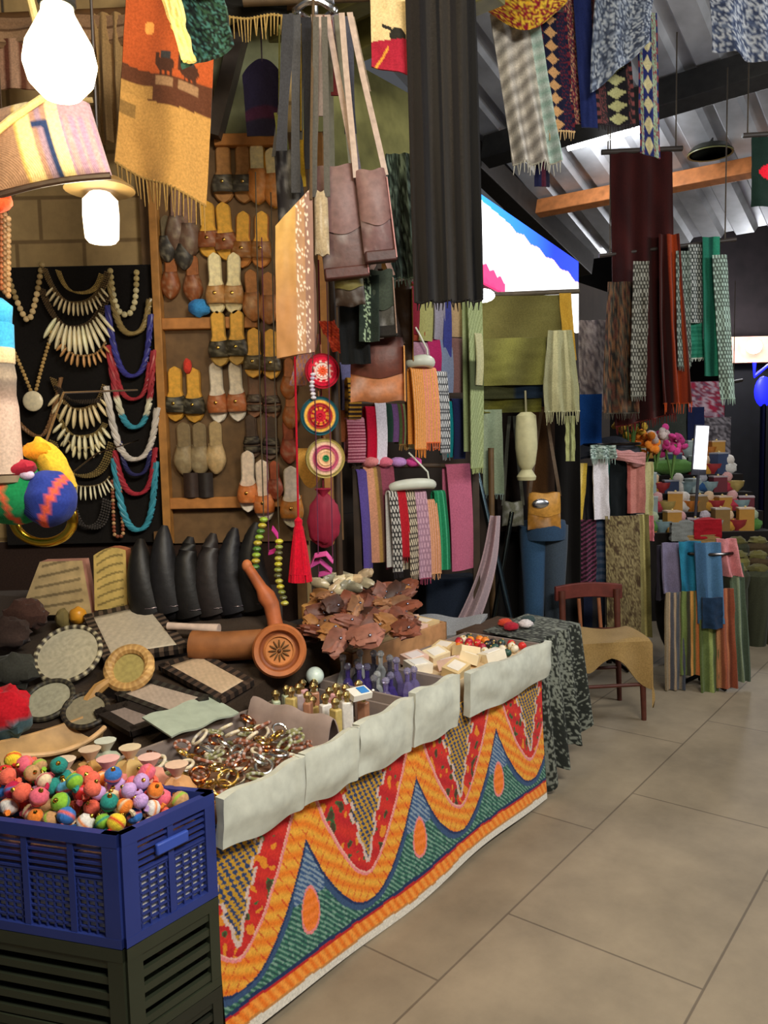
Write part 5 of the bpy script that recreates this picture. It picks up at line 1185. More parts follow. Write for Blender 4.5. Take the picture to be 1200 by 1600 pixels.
for i, (x, y, r_, rings, lb) in enumerate(((503, 580, 27, ['#f4683a', '#f06a48', '#f3dcd0', '#e8344a', '#d01c3a', '#b01830'], 'red woven round coaster with orange centre'), (499, 650, 30, ['#c01c34', '#c8283a', '#e8a53a', '#b03a3a', '#e8b04a', '#1f5a66'], 'yellow woven round coaster with dark red star and teal rim'), (508, 716, 31, ['#2f8a56', '#e8b48a', '#e8c49a', '#c05a78', '#e0bca0', '#a8985a'], 'beige and pink ringed coaster with small green centre'))):
    p = P(x, y, 3.1); s = 3.1 / F; R = r_ * s; t = thing('woven_coaster', lb, 'coaster', p, (0, 0, 0.3)); m = MB(); pr = []
    K = 14
    for k in range(K + 1):
        q = k / K; rr = R * max(0.01, q); ci = min(5, int(q * 6)); pr.append((rr, 0.012 + 0.004 * math.cos(q * 6 * 2 * PI) - 0.006 * q * q, C(rings[ci])))
    pr += [(R, -0.006, C(rings[5])), (0.002, -0.008, C('#8a6a48'))]
    mm = MB().lathe(pr[::-1], (1, 1, 1), 48)
    if i < 2:
        for k, v in enumerate(mm.v):
            rr = math.hypot(v[0], v[1]) / R; an = math.atan2(v[1], v[0])
            if 0.25 < rr < 0.62 and math.cos(an * 11) > 0.15: mm.c[k] = C(('#f6e2d8', '#b8162e')[i])
    m.add([Matrix.Rotation(PI / 2, 4, 'X') @ Vector(v) for v in mm.v], mm.f, mm.c); m.build('disc', FAB, t)
    MB().tube([Vector((0, 0, R * 0.95)), Vector((0, 0.01, R * 1.5))], 0.003, C('#8a5a3c'), 6).build('hanging_loop', FAB, t)
m = MB().sheet(lambda u, v: ((u - 0.5) * 0.11, -0.006 * math.sin(u * PI), -0.16 * v * (1 - 0.5 * (2 * u - 1) ** 2)), 14, 10, 0.008, C('#c99648')); solo('woven_basket', 'plain ochre woven basket lid hanging behind the pink ringed coaster', 'basket', m, FAB, P(484, 700, 3.2))
cloth('crochet_strip', 'orange red crocheted strip rising above the red coaster', 'strip', (498, 502, 522, 548), 3.12, check('#e8603a', '#c8402c', 4, 10), folds=0.5, amp=0.006, skew=22, th=0.012)
cloth('crochet_strip', 'coral and grey crocheted strip over the red coaster', 'strip', (474, 522, 500, 600), 3.2, check('#a8704a', '#8a6a78', 4, 12), folds=0.6, amp=0.008, skew=-24, th=0.012)
hang_beads('short string of white glinting beads beside the red coaster', [(489, 585), (487, 602), (490, 622)], 3.08, 0.011, ['#e8e8f4', '#c8c0d8', '#f4f0f8'])
t = None
# pole carrying coasters against the shelf edge
a, b = P(512, 200, 3.22), P(520, 905, 3.22)
m = MB().tube([a, Vector((a.x, a.y, TZ + 0.001))], 0.014, C('#3c2c1e'), 10); solo('display_pole', 'thin dark wooden pole behind the coasters', 'pole', m, WOOD)
# ------------------------------------------------------------------ top: patterned textiles in front of the lane roof
Yt = 3.9
rail('high rail carrying the patterned textiles under the lane roof', P(742, -26, Yt), P(1060, -44, Yt), 0.018, '#3a3028', up=4.6)
flo = speck(['#8a1f2c', '#d8a02c', '#7a1c28', '#e0b83a', '#a8842a', '#8f2430'], (9, 12), 4)
m = MB(); s = Yt / F
def cap(u, v): return ((u - 0.5) * 138 * s * (1 - 0.35 * v ** 2), -0.10 * math.sin(PI * u) * (1 - 0.5 * v), -v * 62 * s * (0.45 + 0.55 * math.sin(PI * min(1, max(0, u * 0.9 + 0.05)))))
m.sheet(cap, 40, 24, 0.01, flo); solo('floral_cloth', 'red and golden floral cloth bunched at the top of the rail', 'cloth', m, FAB, P(818, -14, Yt - 0.06))
def knit(u, v): return mix(C('#8d877f'), C('#cfc8bc'), 0.5 + 0.5 * math.sin(v * 62 + u * 14)) if u < 0.78 else mix(C('#9ab8ac'), C('#c6d6ce'), 0.5 + 0.5 * math.sin(v * 80))
cloth('knitted_shawl', 'grey and white wavy knitted shawl with pale mint edge', 'shawl', (768, 20, 838, 236), Yt, knit, folds=2.5, amp=0.03, skew=34, fringe='#b9b5a6', flen=0.05, nu=36, nv=60)
def kil(cs, band, n):
    a, b, c, d = [C(x) for x in cs]
    def fn(u, v):
        if u < 0.1 or u > 0.92: return c if int(v * n * 3) % 2 else a
        if band[0] < u < band[1]:
            k = (v * n) % 1; return b if abs(k - 0.5) + abs((u - sum(band) / 2) / (band[1] - band[0])) < 0.46 else a
        return c if noise.noise(Vector((u * 40, v * 60, 1))) > 0.1 else d
    return fn
cloth('kilim_runner', 'dark kilim runner with a row of orange beige diamonds', 'rug', (842, 20, 884, 190), Yt + 0.02, kil(['#1c1d34', '#c99a68', '#6a2430', '#20223a'], (0.12, 0.62), 9), folds=0.6, amp=0.01, skew=14, fringe='#c9a878', flen=0.04, nu=40, nv=90)
cloth('woven_runner', 'narrow red and beige flecked runner beside the navy band', 'rug', (880, 0, 904, 178), Yt + 0.03, speck(['#6a2836', '#3a2a3a', '#b08a6a', '#8a3440', '#2a2438'], (10, 60), 2), folds=0.5, amp=0.008, skew=6, nu=20, nv=80)
cloth('navy_runner', 'plain navy blue runner between two patterned ones', 'rug', (896, -10, 922, 182), Yt, '#1a2452', folds=0.5, amp=0.008, skew=12)
cloth('kilim_runner', 'black kilim runner with pale green leaf diamonds', 'rug', (918, -10, 976, 178), Yt + 0.02, kil(['#1a191e', '#a8a878', '#6a3a3a', '#2c2426'], (0.3, 0.85), 10), folds=0.8, amp=0.01, skew=16, fringe='#2a2428', flen=0.03, nu=44, nv=90)
cloth('tweed_shawl', 'blue grey and white tweed shawl draped over the kilims', 'shawl', (934, -20, 1020, 96), Yt - 0.08, speck(['#4a5468', '#8a94a4', '#3a4254', '#aab2bc', '#5c6678'], (10, 24), 6), folds=2, amp=0.025, skew=-8, wedge=70, nu=40, nv=40)
cloth('kilim_runner', 'narrow multicolour kilim runner with navy triangles at the outer side', 'rug', (996, 20, 1026, 226), Yt + 0.05, kil(['#22285c', '#b8b088', '#7a3a44', '#88a088'], (0.2, 0.7), 7), folds=0.5, amp=0.01, skew=6, wedge=-10, nu=30, nv=90)
cloth('dark_runner', 'short dark navy and wine runner showing below the knitted shawl', 'rug', (832, 100, 856, 278), Yt + 0.06, stripes([(1, '#1a1c3a'), (0.6, '#4a1c2c'), (0.6, '#1c1a2c')]), folds=0.5, amp=0.01, skew=2)
cloth('tweed_shawl', 'blue and white flecked shawl hanging alone by the roof beam', 'shawl', (1112, -30, 1215, 80), 4.2, speck(['#4e5a78', '#a8b0be', '#3c4660', '#c4cad2', '#68748c'], (10, 22), 9), folds=2, amp=0.03, skew=10, wedge=-30, nu=40, nv=30)
rail('rail carrying the lone blue and white shawl', P(1090, -32, 4.2), P(1240, -40, 4.2), 0.018, '#3a3028', up=4.6)
# dark dish lamp on the roof
q = on_roof(1110, 234, 0.05); t = thing('roof_lamp', 'dark round lamp shade hung under the corrugated roof', 'lamp', q); s = q.y / F
MB().lathe([(30 * s, -0.03), (33 * s, -0.02), (26 * s, 0.02), (10 * s, 0.045), (0.005, 0.05)], C('#2b2c24'), 24).build('shade', PLAS, t)
MB().lathe([(30 * s, -0.03), (33 * s, -0.034), (33 * s, -0.026), (30 * s, -0.022)], C('#6a6c42'), 24).build('rim', PLAS, t)
MB().tube([Vector((0, 0, 0.04)), Vector((0, 0, 0.1))], 0.02, C('#2a2a2a')).build('stem', PLAS, t)
q = on_roof(948, 216, 0.10); t = thing('roof_tube_lamp', 'bright white tube lamp under the roof behind the kilims', 'lamp', q)
MB().tube([-V * 0.3, V * 0.3], 0.02, (1, 1, 1), 10).build('tube', emit_mat('tube_glow', (0.96, 0.98, 1.0), 14), t)
MB().tube([-V * 0.32 + Vector((0, 0, 0.03)), V * 0.32 + Vector((0, 0, 0.03))], 0.016, C('#cccccc'), 6).build('batten', PLAS, t)
lamp('roof_tube_light', q - Vector((0, 0, 0.06)), 26, (0.95, 0.97, 1.0), 0.1)
# ================================================================== SCARF RACK ON THE STREET WALL
random.seed(44)
def Yr(px): return lin(3.74, 4.12, (px - 555) / 180)
YR = 0.55 * 0 + math.atan2(0.38, (735 - 555) / F * 4.0)
rk = thing('scarf_rack', 'tall dark rack of rails behind the folded scarves', 'rack', (0, 0, 0))
for y in (437, 527, 628, 726):
    a, b = P(548, y + 2, Yr(548) + 0.012), P(740, y + 1, Yr(740) + 0.012)
    MB().tube([a, b], 0.012, C('#4a3a2c'), 10).build('rack_bar', WOOD, rk)
for x in (549, 739):
    a = P(x, 432, Yr(x) + 0.03); m = MB(); m.box((a.x, a.y, a.z / 2), (0.035, 0.035, a.z), C('#3a2c20')); m.build('post', WOOD, rk)
def folded(label, bx, col, off=0.0, th=0.03, mat=None, folds=0.6, amp=0.006, fringe=None, skew=0.0, nm='folded_scarf', flen=0.03, nu=None, nv=24, group=None):
    """a scarf folded over its rail: front leaf, rounded top, back leaf"""
    x0, y0, x1, y1 = bx; xm = (x0 + x1) / 2; Y = Yr(xm) - off; s = Y / F; w_ = (x1 - x0) * s * 1.06; h_ = (y1 - y0) * s; top = P(xm, y0, Y)
    colf = col if callable(col) else (lambda u, v, c=C(col): c); ph = random.uniform(0, 6); rr = th / 2; sk = skew * s
    def fn(u, v):
        x = (u - 0.5) * w_ + sk * v; wv = amp * math.sin(u * folds * 2 * PI + ph) * (0.3 + v)
        if v < 0.12:
            a = PI * v / 0.12; return (x, rr * math.cos(a) * -1 * -1 + wv * 0.2, -rr + rr * math.sin(a))
        k = (v - 0.12) / 0.88; return (x + sk * k * 0.2, -rr + wv - 0.01 * math.sin(PI * k), -rr - k * (h_ - rr))
    def cfn(u, v): return colf(u, max(0, (v - 0.12) / 0.88))
    nu = nu or max(10, int(folds * 12)); m = MB().sheet(fn, nu, nv, 0.006, cfn)
    m.sheet(lambda u, v: ((0.5 - u) * w_ * 0.98, rr + 0.004, -rr - v * h_ * 0.9), 6, 6, 0.004, colf)
    mat = mat or FAB
    if not fringe: return solo(nm, label, 'scarf', m, mat, top, (0, 0, YR), group)
    t = thing(nm, label, 'scarf', top, (0, 0, YR), group); m.build('cloth', mat, t); fm = MB(); nf = max(5, int(w_ / 0.011))
    for k in range(nf):
        q = Vector(fn((k + 0.5) / nf, 1.0)); l = flen * random.uniform(0.8, 1.1); fm.tube([q, q + Vector((random.uniform(-.006, .006), 0, -l))], 0.003, jit(C(fringe), 0.2), 5)
    fm.tube([Vector(fn(q_ / 8, 1.0)) for q_ in range(9)], 0.0035, C(fringe), 6)
    fm.build('fringe', FAB, t); return t
R1, R2, R3, R4 = 'on the top rail of the scarf rack', 'on the second rail of the scarf rack', 'on the third rail of the scarf rack', 'on the lowest rail of the scarf rack'
for lb, bx, c in (('dark red scarf ' + R1, (636, 440, 652, 520), '#7a2030'), ('pale yellow green scarf ' + R1, (648, 436, 674, 530), '#9c9a62'), ('lilac grey scarf ' + R1, (672, 438, 692, 528), '#8d8896'), ('thin royal blue scarf ' + R1, (688, 438, 700, 560), '#3c4288'), ('broad beige scarf ' + R1, (696, 440, 724, 524), '#b09676'), ('rust red scarf end ' + R1, (638, 500, 660, 532), '#8a3a26')):
    folded(lb, bx, c)
for lb, bx, c in (('dusty mauve scarf ' + R2, (638, 534, 668, 580), '#a0768a'), ('magenta scarf ' + R2, (664, 528, 686, 580), '#a02458'), ('blue grey scarf ' + R2, (684, 530, 704, 612), '#7884a0'), ('brownish mauve broad scarf ' + R2, (700, 528, 728, 612), '#7a5a58')):
    folded(lb, bx, c)
for lb, bx, c in (('bright red scarf ' + R3, (568, 634, 586, 724), '#c01434'), ('white scarf ' + R3, (582, 628, 602, 724), '#d8d2dc'), ('dark bottle green scarf ' + R3, (600, 630, 610, 690), '#1f3a30'), ('purple scarf ' + R3, (607, 630, 620, 690), '#6a4a7a'), ('green and wine striped scarf ' + R3, (617, 630, 638, 694), stripes([(1, '#4a5a34'), (.6, '#6a2a34'), (.8, '#7a8a5a'), (.6, '#8a3a34'), (1, '#3a4a34')])), ('pale sage scarf ' + R3, (634, 628, 652, 700), '#a9aa7c'), ('teal scarf ' + R3, (688, 626, 706, 714), '#108088'), ('deep navy scarf ' + R3, (702, 622, 726, 716), '#1a2348')):
    folded(lb, bx, c, fringe='#8a6a3a' if 'wine' in lb else None)
folded('pink and white ribbed scarf hanging beside the coasters', (538, 652, 568, 722), rep('#d890a0', '#8a3048', 14, 'v'), off=0.02, nv=60)
folded('black and amber ribbed scarf above the pink ribbed one', (540, 590, 560, 654), rep('#d8a23c', '#3a2c2c', 9, 'v'), off=0.03, nv=50)
folded('lilac scarf behind the black and amber ribbed one', (528, 566, 548, 640), '#8a88b8', off=-0.03)
folded('coral scarf peeping out beside the yellow coaster', (526, 640, 546, 690), '#c8784c', off=-0.02)
def dots(a, b, nx, ny): return check(a, b, nx, ny, 0.55)
for lb, bx, c in (('violet blue scarf ' + R4, (553, 732, 574, 898), '#5a4a90'), ('peach and ochre scarf ' + R4, (564, 728, 592, 880), stripes([(1, '#d89a7a'), (.5, '#b08a4c'), (.4, '#6a4a3a')])), ('rose wine scarf ' + R4, (588, 728, 614, 890), '#8a4454'), ('broad dusty rose scarf ' + R4, (690, 724, 736, 892), '#b5607a')):
    folded(lb, bx, c, skew=6, amp=0.012)
# two white ring hangers with scarves looped through them
def ring_hanger(label, bx, Y):
    x0, y0, x1, y1 = bx; s = Y / F; c = P((x0 + x1) / 2, (y0 + y1) / 2, Y); w_ = (x1 - x0) * s; h_ = (y1 - y0) * s
    t = thing('ring_hanger', label, 'hanger', c, (0, 0, YR)); pts = []
    for k in range(40):
        a = 2 * PI * k / 40; pts.append(Vector((w_ / 2 * math.cos(PI * k / 39), -0.035 * math.sin(PI * k / 39), 0.014 * math.sin(PI * k / 39))))
    MB().tube(pts, lambda q: h_ * 0.36 * (0.75 + 0.25 * math.sin(PI * q)), C('#d4d8c8'), 12).build('ring', PLAS, t)
    MB().tube([Vector((w_ * 0.45, 0, 0.0)), Vector((w_ * 0.4, 0, h_ * 0.9)), Vector((w_ * 0.1, 0.02, h_ * 1.9)), Vector((w_ * 0.02, 0.03, h_ * 2.2))], 0.0045, C('#dfe2d2'), 8).build('hook', PLAS, t)
    return t
ring_hanger('white ring hanger holding the orange and pink scarves', (637, 556, 674, 582), Yr(655) - 0.07)
ring_hanger('white ring hanger on the lowest rail holding the dotted scarves', (606, 748, 682, 772), Yr(644) - 0.09)
for lb, bx, c, fr in (('apricot orange striped scarf looped on the upper white ring', (637, 574, 660, 700), rep('#e0903c', '#e8a870', 6), '#d8843a'), ('salmon pink striped scarf looped on the upper white ring', (656, 574, 680, 690), rep('#e8907c', '#e0a05c', 5), '#d86a3c'), ('black and white chequered scarf beside the salmon one', (678, 580, 697, 706), dots('#cfd0d0', '#2e3036', 5, 22), '#6a6a6a')):
    folded(lb, bx, c, off=0.07, fringe=fr, skew=4, nu=24, nv=60, flen=0.04)
for lb, bx, c, fr in (('black and white dotted scarf looped on the lower white ring', (604, 766, 618, 896), dots('#c8c4bc', '#1f1c1e', 3, 20), '#2a2628'), ('red scarf looped on the lower white ring', (615, 764, 631, 872), '#b3202c', '#7a1a22'), ('black and beige dotted scarf looped on the lower white ring', (628, 766, 646, 900), dots('#d0c0a4', '#3a3230', 4, 20), '#8a7a68'), ('mauve chequered scarf looped on the lower white ring', (644, 766, 664, 906), dots('#c8a0b0', '#a07a8c', 4, 14), '#8a3a52'), ('peach striped scarf looped on the lower white ring', (661, 780, 680, 898), rep('#d8a088', '#c88a5a', 5), '#c8946a'), ('emerald green scarf looped on the lower white ring', (674, 766, 694, 892), stripes([(1, '#1f7a50'), (.3, '#3a9a6c'), (1, '#1f7a50'), (.3, '#46a078'), (.8, '#1a6a46')]), None)):
    folded(lb, bx, c, off=0.09, fringe=fr, skew=6, nu=20, nv=60, flen=0.03)
for i, (x, c, lb) in enumerate(((578, '#e08a8a', 'rolled salmon scarf'), (600, '#d06a80', 'rolled rose scarf'), (622, '#b88ac8', 'rolled lilac scarf'), (646, '#e050a0', 'rolled hot pink scarf'))):
    m = MB().ball((0, 0, 0), (0.042, 0.03, 0.024), C(c), 16, 10, bump=0.15); solo('rolled_scarf', lb + ' lying on the lowest rail', 'scarf', m, FAB, P(x, 722, Yr(x) - 0.02))
# green woven scarf at the end of the rack
def grn(u, v): return mix(C('#7f8c5c'), C('#a6b284'), 0.5 + 0.5 * math.sin(v * 120 + u * 30)) if v < 0.45 or v > 0.6 else C('#4a5236')
folded('long sage green woven scarf at the end of the scarf rack', (722, 420, 752, 724), grn, off=0.1, nu=20, nv=90, fringe='#8f9a66', amp=0.012, skew=2)
folded('pale cream green scarf under the sage woven one', (738, 520, 752, 600), '#b6b48c', off=0.12)
# leaning poles and the pale cloth by the table end
for lb, pts, r_, c in (('blue grey metal pole leaning beside the scarf rack', [(738, 705, 4.35), (802, 985, 4.2)], 0.016, '#4f6068'), ('dark grey metal pole crossing the blue grey one', [(800, 800, 4.4), (768, 985, 4.3)], 0.013, '#3c4240'), ('brown wooden pole standing behind the table end', [(767, 700, 4.5), (770, 985, 4.45)], 0.017, '#5c4426')):
    a, b = P(*pts[0]), P(*pts[1]); d = (b - a); k = (0.0 - a.z) / d.z; e = a + d * k
    m = MB().tube([a, e], r_, C(c), 10); solo('leaning_pole', lb, 'pole', m, META if 'metal' in lb else WOOD)
def pk(u, v):
    k = v; x = lin(775, 726, k) + 10 * math.sin(k * PI) + (u - 0.5) * (14 + 22 * k); y = lin(806, 985, k); return tuple(P(x, y, 4.12 + 0.03 * math.sin(u * 8)))
solo('pale_cloth', 'pale pinkish lilac cloth hanging down between poles and chest', 'cloth', MB().sheet(pk, 16, 24, 0.008, C('#b09aa0')), FAB)
# ------------------------------------------------------------------ olive cloths under the sign
YO = 4.55
rail('rail under the sign carrying the olive cloths', P(736, 462, YO + 0.02), P(905, 455, YO + 0.02), 0.014, '#4a4030')
olv = lambda a, b: (lambda u, v: mix(C(a), C(b), 0.5 + 0.5 * math.sin(u * 9 + v * 3)))
cloth('olive_cloth', 'big dark olive cloth hanging under the lit sign', 'cloth', (748, 462, 886, 548), YO, olv('#4e4824', '#5f5a30'), folds=1.5, amp=0.02, th=0.012)
cloth('olive_cloth', 'lighter olive cloth folded over below the dark olive one', 'cloth', (748, 528, 852, 600), YO - 0.05, olv('#6c6a34', '#55522a'), folds=1.5, amp=0.015, th=0.01)
cloth('navy_cloth', 'navy and dark olive band of cloth below the olive ones', 'cloth', (752, 586, 848, 622), YO - 0.02, stripes([(0.5, '#33341e'), (0.5, '#14202e')]), folds=1, amp=0.01)
cloth('olive_cloth', 'lowest olive green cloth edge over the doorway', 'cloth', (748, 612, 846, 644), YO, olv('#58561f', '#3a3a1c'), folds=1.5, amp=0.012)
cloth('fringed_shawl', 'pale beige green shawl with long fringe hanging beside the olive cloths', 'shawl', (848, 516, 902, 640), YO - 0.1, stripes([(1, '#8a8868'), (.6, '#b6b28a'), (1, '#9a9874'), (.5, '#bcb890'), (1, '#8f8d68')]), folds=2.5, amp=0.02, gather=0.7, flare=1.05, fringe='#a8a682', flen=0.07, nu=30, skew=3)
cloth('ochre_cloth', 'narrow ochre cloth edge beside the big olive cloth', 'cloth', (874, 458, 892, 560), YO - 0.03, '#a8822c', folds=0.5, amp=0.006, skew=8)
cloth('sage_scarf', 'long pale sage scarf hanging below the olive cloths', 'scarf', (752, 640, 784, 772), YO, olv('#7c8a72', '#8f9c82'), folds=1, amp=0.015, skew=2, fringe='#7c8c84', flen=0.03)
m = MB(); s = YO / F
m.lathe([(0.03, 0), (0.055, -0.02), (0.06, -0.10), (0.062, -0.2), (0.05, -0.29), (0.03, -0.32), (0.055, -0.36), (0.05, -0.38), (0.01, -0.375)][::-1], C('#c0bb92'), 22); m.tube([Vector((0, 0, 0)), Vector((0, 0.02, 0.12))], 0.006, C('#8a8668'), 6)
solo('knotted_scarf', 'cream knotted scarf hanging in front of the dark doorway', 'scarf', m, SILK, P(822, 644, YO - 0.05))
cloth('pale_green_strip', 'two tone pale green strip of cloth beside the fringed shawl', 'cloth', (884, 650, 898, 720), YO + 0.05, stripes([(1, '#a6aa74'), (0.4, '#5a5c40'), (1, '#9a9e6c')]), folds=0.5, amp=0.004)
cloth('brown_coat', 'dark brown coat hanging behind the cream knotted scarf', 'coat', (776, 636, 866, 830), 4.85, stripes([(1, '#241a14'), (0.6, '#1a1412'), (1, '#4a3018'), (0.5, '#2a1c12')]), folds=2, amp=0.03, th=0.04)
t = bag('mustard leather bag hanging in front of the blue jeans', (824, 770, 876, 828), 4.7, '#b07a30', flap='#c08a3a', straps=(850, 640), scol='#4a3418', depth=0.09)
MB().ball((-0.03, -0.055, -0.06), (0.05, 0.012, 0.03), C('#c0c4cc'), 12, 8).build('buckle', META, t)
bag('small grey ribbed bag beside the mustard one', (784, 784, 818, 822), 4.72, '#5c5c4c', straps=(800, 650), scol='#4a4a40', depth=0.06, mat=FAB)
# jeans
jt = thing('jeans', 'pair of blue denim jeans hanging in the dark doorway', 'jeans', P(850, 826, 4.8)); s = 4.8 / F
for sx, c in ((-14, '#33506e'), (13, '#3f4a56')):
    m = MB().lathe([(0.085, 0.02), (0.08, -0.12), (0.066, -0.35), (0.055, -0.72), (0.05, -0.74), (0.02, -0.73)][::-1], C(c), 20); m.build('trouser_leg', FAB, jt, loc=(sx * s * 1.2, 0, 0))
MB().lathe([(0.13, -0.06), (0.135, 0.0), (0.125, 0.05), (0.12, 0.05), (0.01, 0.045)], C('#2f4660'), 24).build('waist', FAB, jt)
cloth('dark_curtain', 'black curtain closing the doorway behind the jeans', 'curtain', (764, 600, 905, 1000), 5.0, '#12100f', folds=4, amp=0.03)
# ================================================================== RIGHT SIDE OF THE LANE
random.seed(55)
YD = 4.9
rail('rail under the roof carrying the wine red shawl', P(940, 238, YD + 0.01), P(1066, 232, YD + 0.01), 0.016, '#2e2620', up=3.9)
rail('lower rail carrying the green and chequered scarves', P(936, 400, YD + 0.02), P(1150, 374, YD + 0.02), 0.012, '#2e2620', up=3.7)
red_ = lambda u, v: mix(C('#1e0a0b'), C('#3c1310'), 0.5 + 0.5 * noise.noise(Vector((u * 6, v * 8, 3))))
cloth('wine_shawl', 'long dark wine red shawl hanging from the roof rail', 'shawl', (956, 238, 1050, 640), YD, red_, folds=3, amp=0.03, skew=10, wedge=20, nu=50, fringe='#5a1c18', flen=0.05)
cloth('orange_shawl', 'orange edged rust shawl hanging beside the wine red one', 'shawl', (1022, 366, 1066, 622), YD - 0.04, stripes([(1.4, '#35100c'), (0.7, '#7a2c14'), (0.8, '#9a3c1a'), (0.4, '#4a180e')]), folds=2.2, amp=0.04, skew=14, gather=0.7, nu=30, fringe='#a8441c', flen=0.06)
cloth('grey_shawl', 'dark patterned shawl with grey green flecks in front of the wine one', 'shawl', (945, 440, 1000, 640), YD - 0.1, speck(['#2a2622', '#4a4438', '#6a4a32', '#22201e', '#54342a'], (8, 18), 5), folds=2, amp=0.02, skew=-2, gather=0.8, fringe='#4a443a', flen=0.04, nu=30)
cloth('chequered_scarf', 'slim grey white chequered scarf over the dark patterned shawl', 'scarf', (990, 408, 1014, 612), YD - 0.14, check('#8a887c', '#38362f', 5, 34), folds=0.8, amp=0.01, skew=-4, nu=24, nv=110, fringe='#6a6a60', flen=0.03)
cloth('chequered_scarf', 'short grey chequered scarf next to the orange edged shawl', 'scarf', (1056, 392, 1078, 566), YD - 0.05, check('#7f8a80', '#3c443e', 5, 30), folds=0.8, amp=0.01, skew=4, nu=24, nv=100, fringe='#5a6058', flen=0.03)
cloth('chequered_scarf', 'black and white chequered scarf between grey and green ones', 'scarf', (1076, 382, 1098, 500), YD, check('#a6aaa4', '#3a3e3c', 5, 22), folds=0.8, amp=0.01, skew=2, nu=24, nv=80)
cloth('green_scarf', 'short emerald ended scarf below the black and white one', 'scarf', (1078, 496, 1098, 558), YD + 0.02, rep('#1f6a54', '#2f7f66', 9, 'v'), folds=0.6, amp=0.01, skew=2, fringe='#b8c4b8', flen=0.02)
cloth('green_scarf', 'long plain emerald green scarf', 'scarf', (1098, 370, 1124, 580), YD - 0.02, stripes([(1, '#1a5c48'), (0.4, '#124438'), (1, '#237056')]), folds=1.2, amp=0.015, skew=6)
cloth('chequered_scarf', 'long mint and grey chequered scarf, the outermost of the row', 'scarf', (1114, 398, 1136, 616), YD - 0.06, check('#9ab0a2', '#4a544c', 5, 36), folds=0.8, amp=0.012, skew=16, nu=24, nv=110, fringe='#8aa090', flen=0.04)
cloth('red_green_cloth', 'dark green cloth with a red star at the edge under the roof', 'cloth', (1176, 214, 1240, 316), 4.6, lambda u, v: C('#d8182c') if abs(u - 0.62) * 1.4 + abs(v - 0.5) * 1.0 < 0.52 - 0.12 * math.cos(math.atan2(v - .5, u - .6) * 5) else C('#12241c'), folds=1, amp=0.015, nu=50, nv=50)
rail('rail carrying the red star cloth', P(1160, 212, 4.62), P(1260, 206, 4.62), 0.014, '#2e2620', up=4.2)
# mauve grey patterned cloth and blue cloth beyond the olive ones
cloth('patterned_cloth', 'grey mauve patterned cloth hanging behind the fringed shawl', 'cloth', (905, 500, 948, 640), 5.3, speck(['#8a7f7c', '#a89a94', '#6a6062', '#b5a8a0', '#948680'], (5, 16), 8), folds=1.5, amp=0.02)
cloth('blue_cloth', 'bright blue cloth above the middle scarf stand', 'cloth', (902, 616, 940, 700), 5.25, '#1c4c94', folds=1, amp=0.02)
# ---------------- scarf stands
def stand(label, px, pyb, Y, ztop, r):
    b = PZ(px, pyb, 0.0); b = Vector((P(px, 900, Y).x, Y, 0)); t = thing('scarf_stand', label, 'stand', b)
    MB().tube([Vector((0, 0, 0.02)), Vector((0, 0, ztop))], 0.02, C('#2f2c2a'), 10).build('pole', META, t)
    for k in range(4):
        a = k * PI / 2 + 0.4; MB().tube([Vector((0, 0, 0.06)), Vector((r * 0.8 * math.cos(a), r * 0.8 * math.sin(a), 0.015))], 0.014, C('#2f2c2a'), 8).build('foot', META, t)
    MB().tube([Vector((r * 0.8 * math.cos(a), r * 0.8 * math.sin(a), ztop - 0.02)) for a in [2 * PI * k / 32 for k in range(32)]], 0.01, C('#4a4644'), 8, True).build('ring', META, t)
    for k in range(2):
        a = k * PI / 2; MB().tube([Vector((-r * 0.8 * math.cos(a), -r * 0.8 * math.sin(a), ztop - 0.02)), Vector((r * 0.8 * math.cos(a), r * 0.8 * math.sin(a), ztop - 0.02))], 0.008, C('#4a4644'), 8).build('arm', META, t)
    return b
Y1 = 5.1
stand('dark metal stand carrying the yellow, white and salmon scarves', 952, 1060, Y1 + 0.22, 1.52, 0.24)
def onstand(lb, bx, c, Y, **k): return cloth(k.pop('nm', 'hanging_scarf'), lb, 'scarf', bx, Y, c, **k)
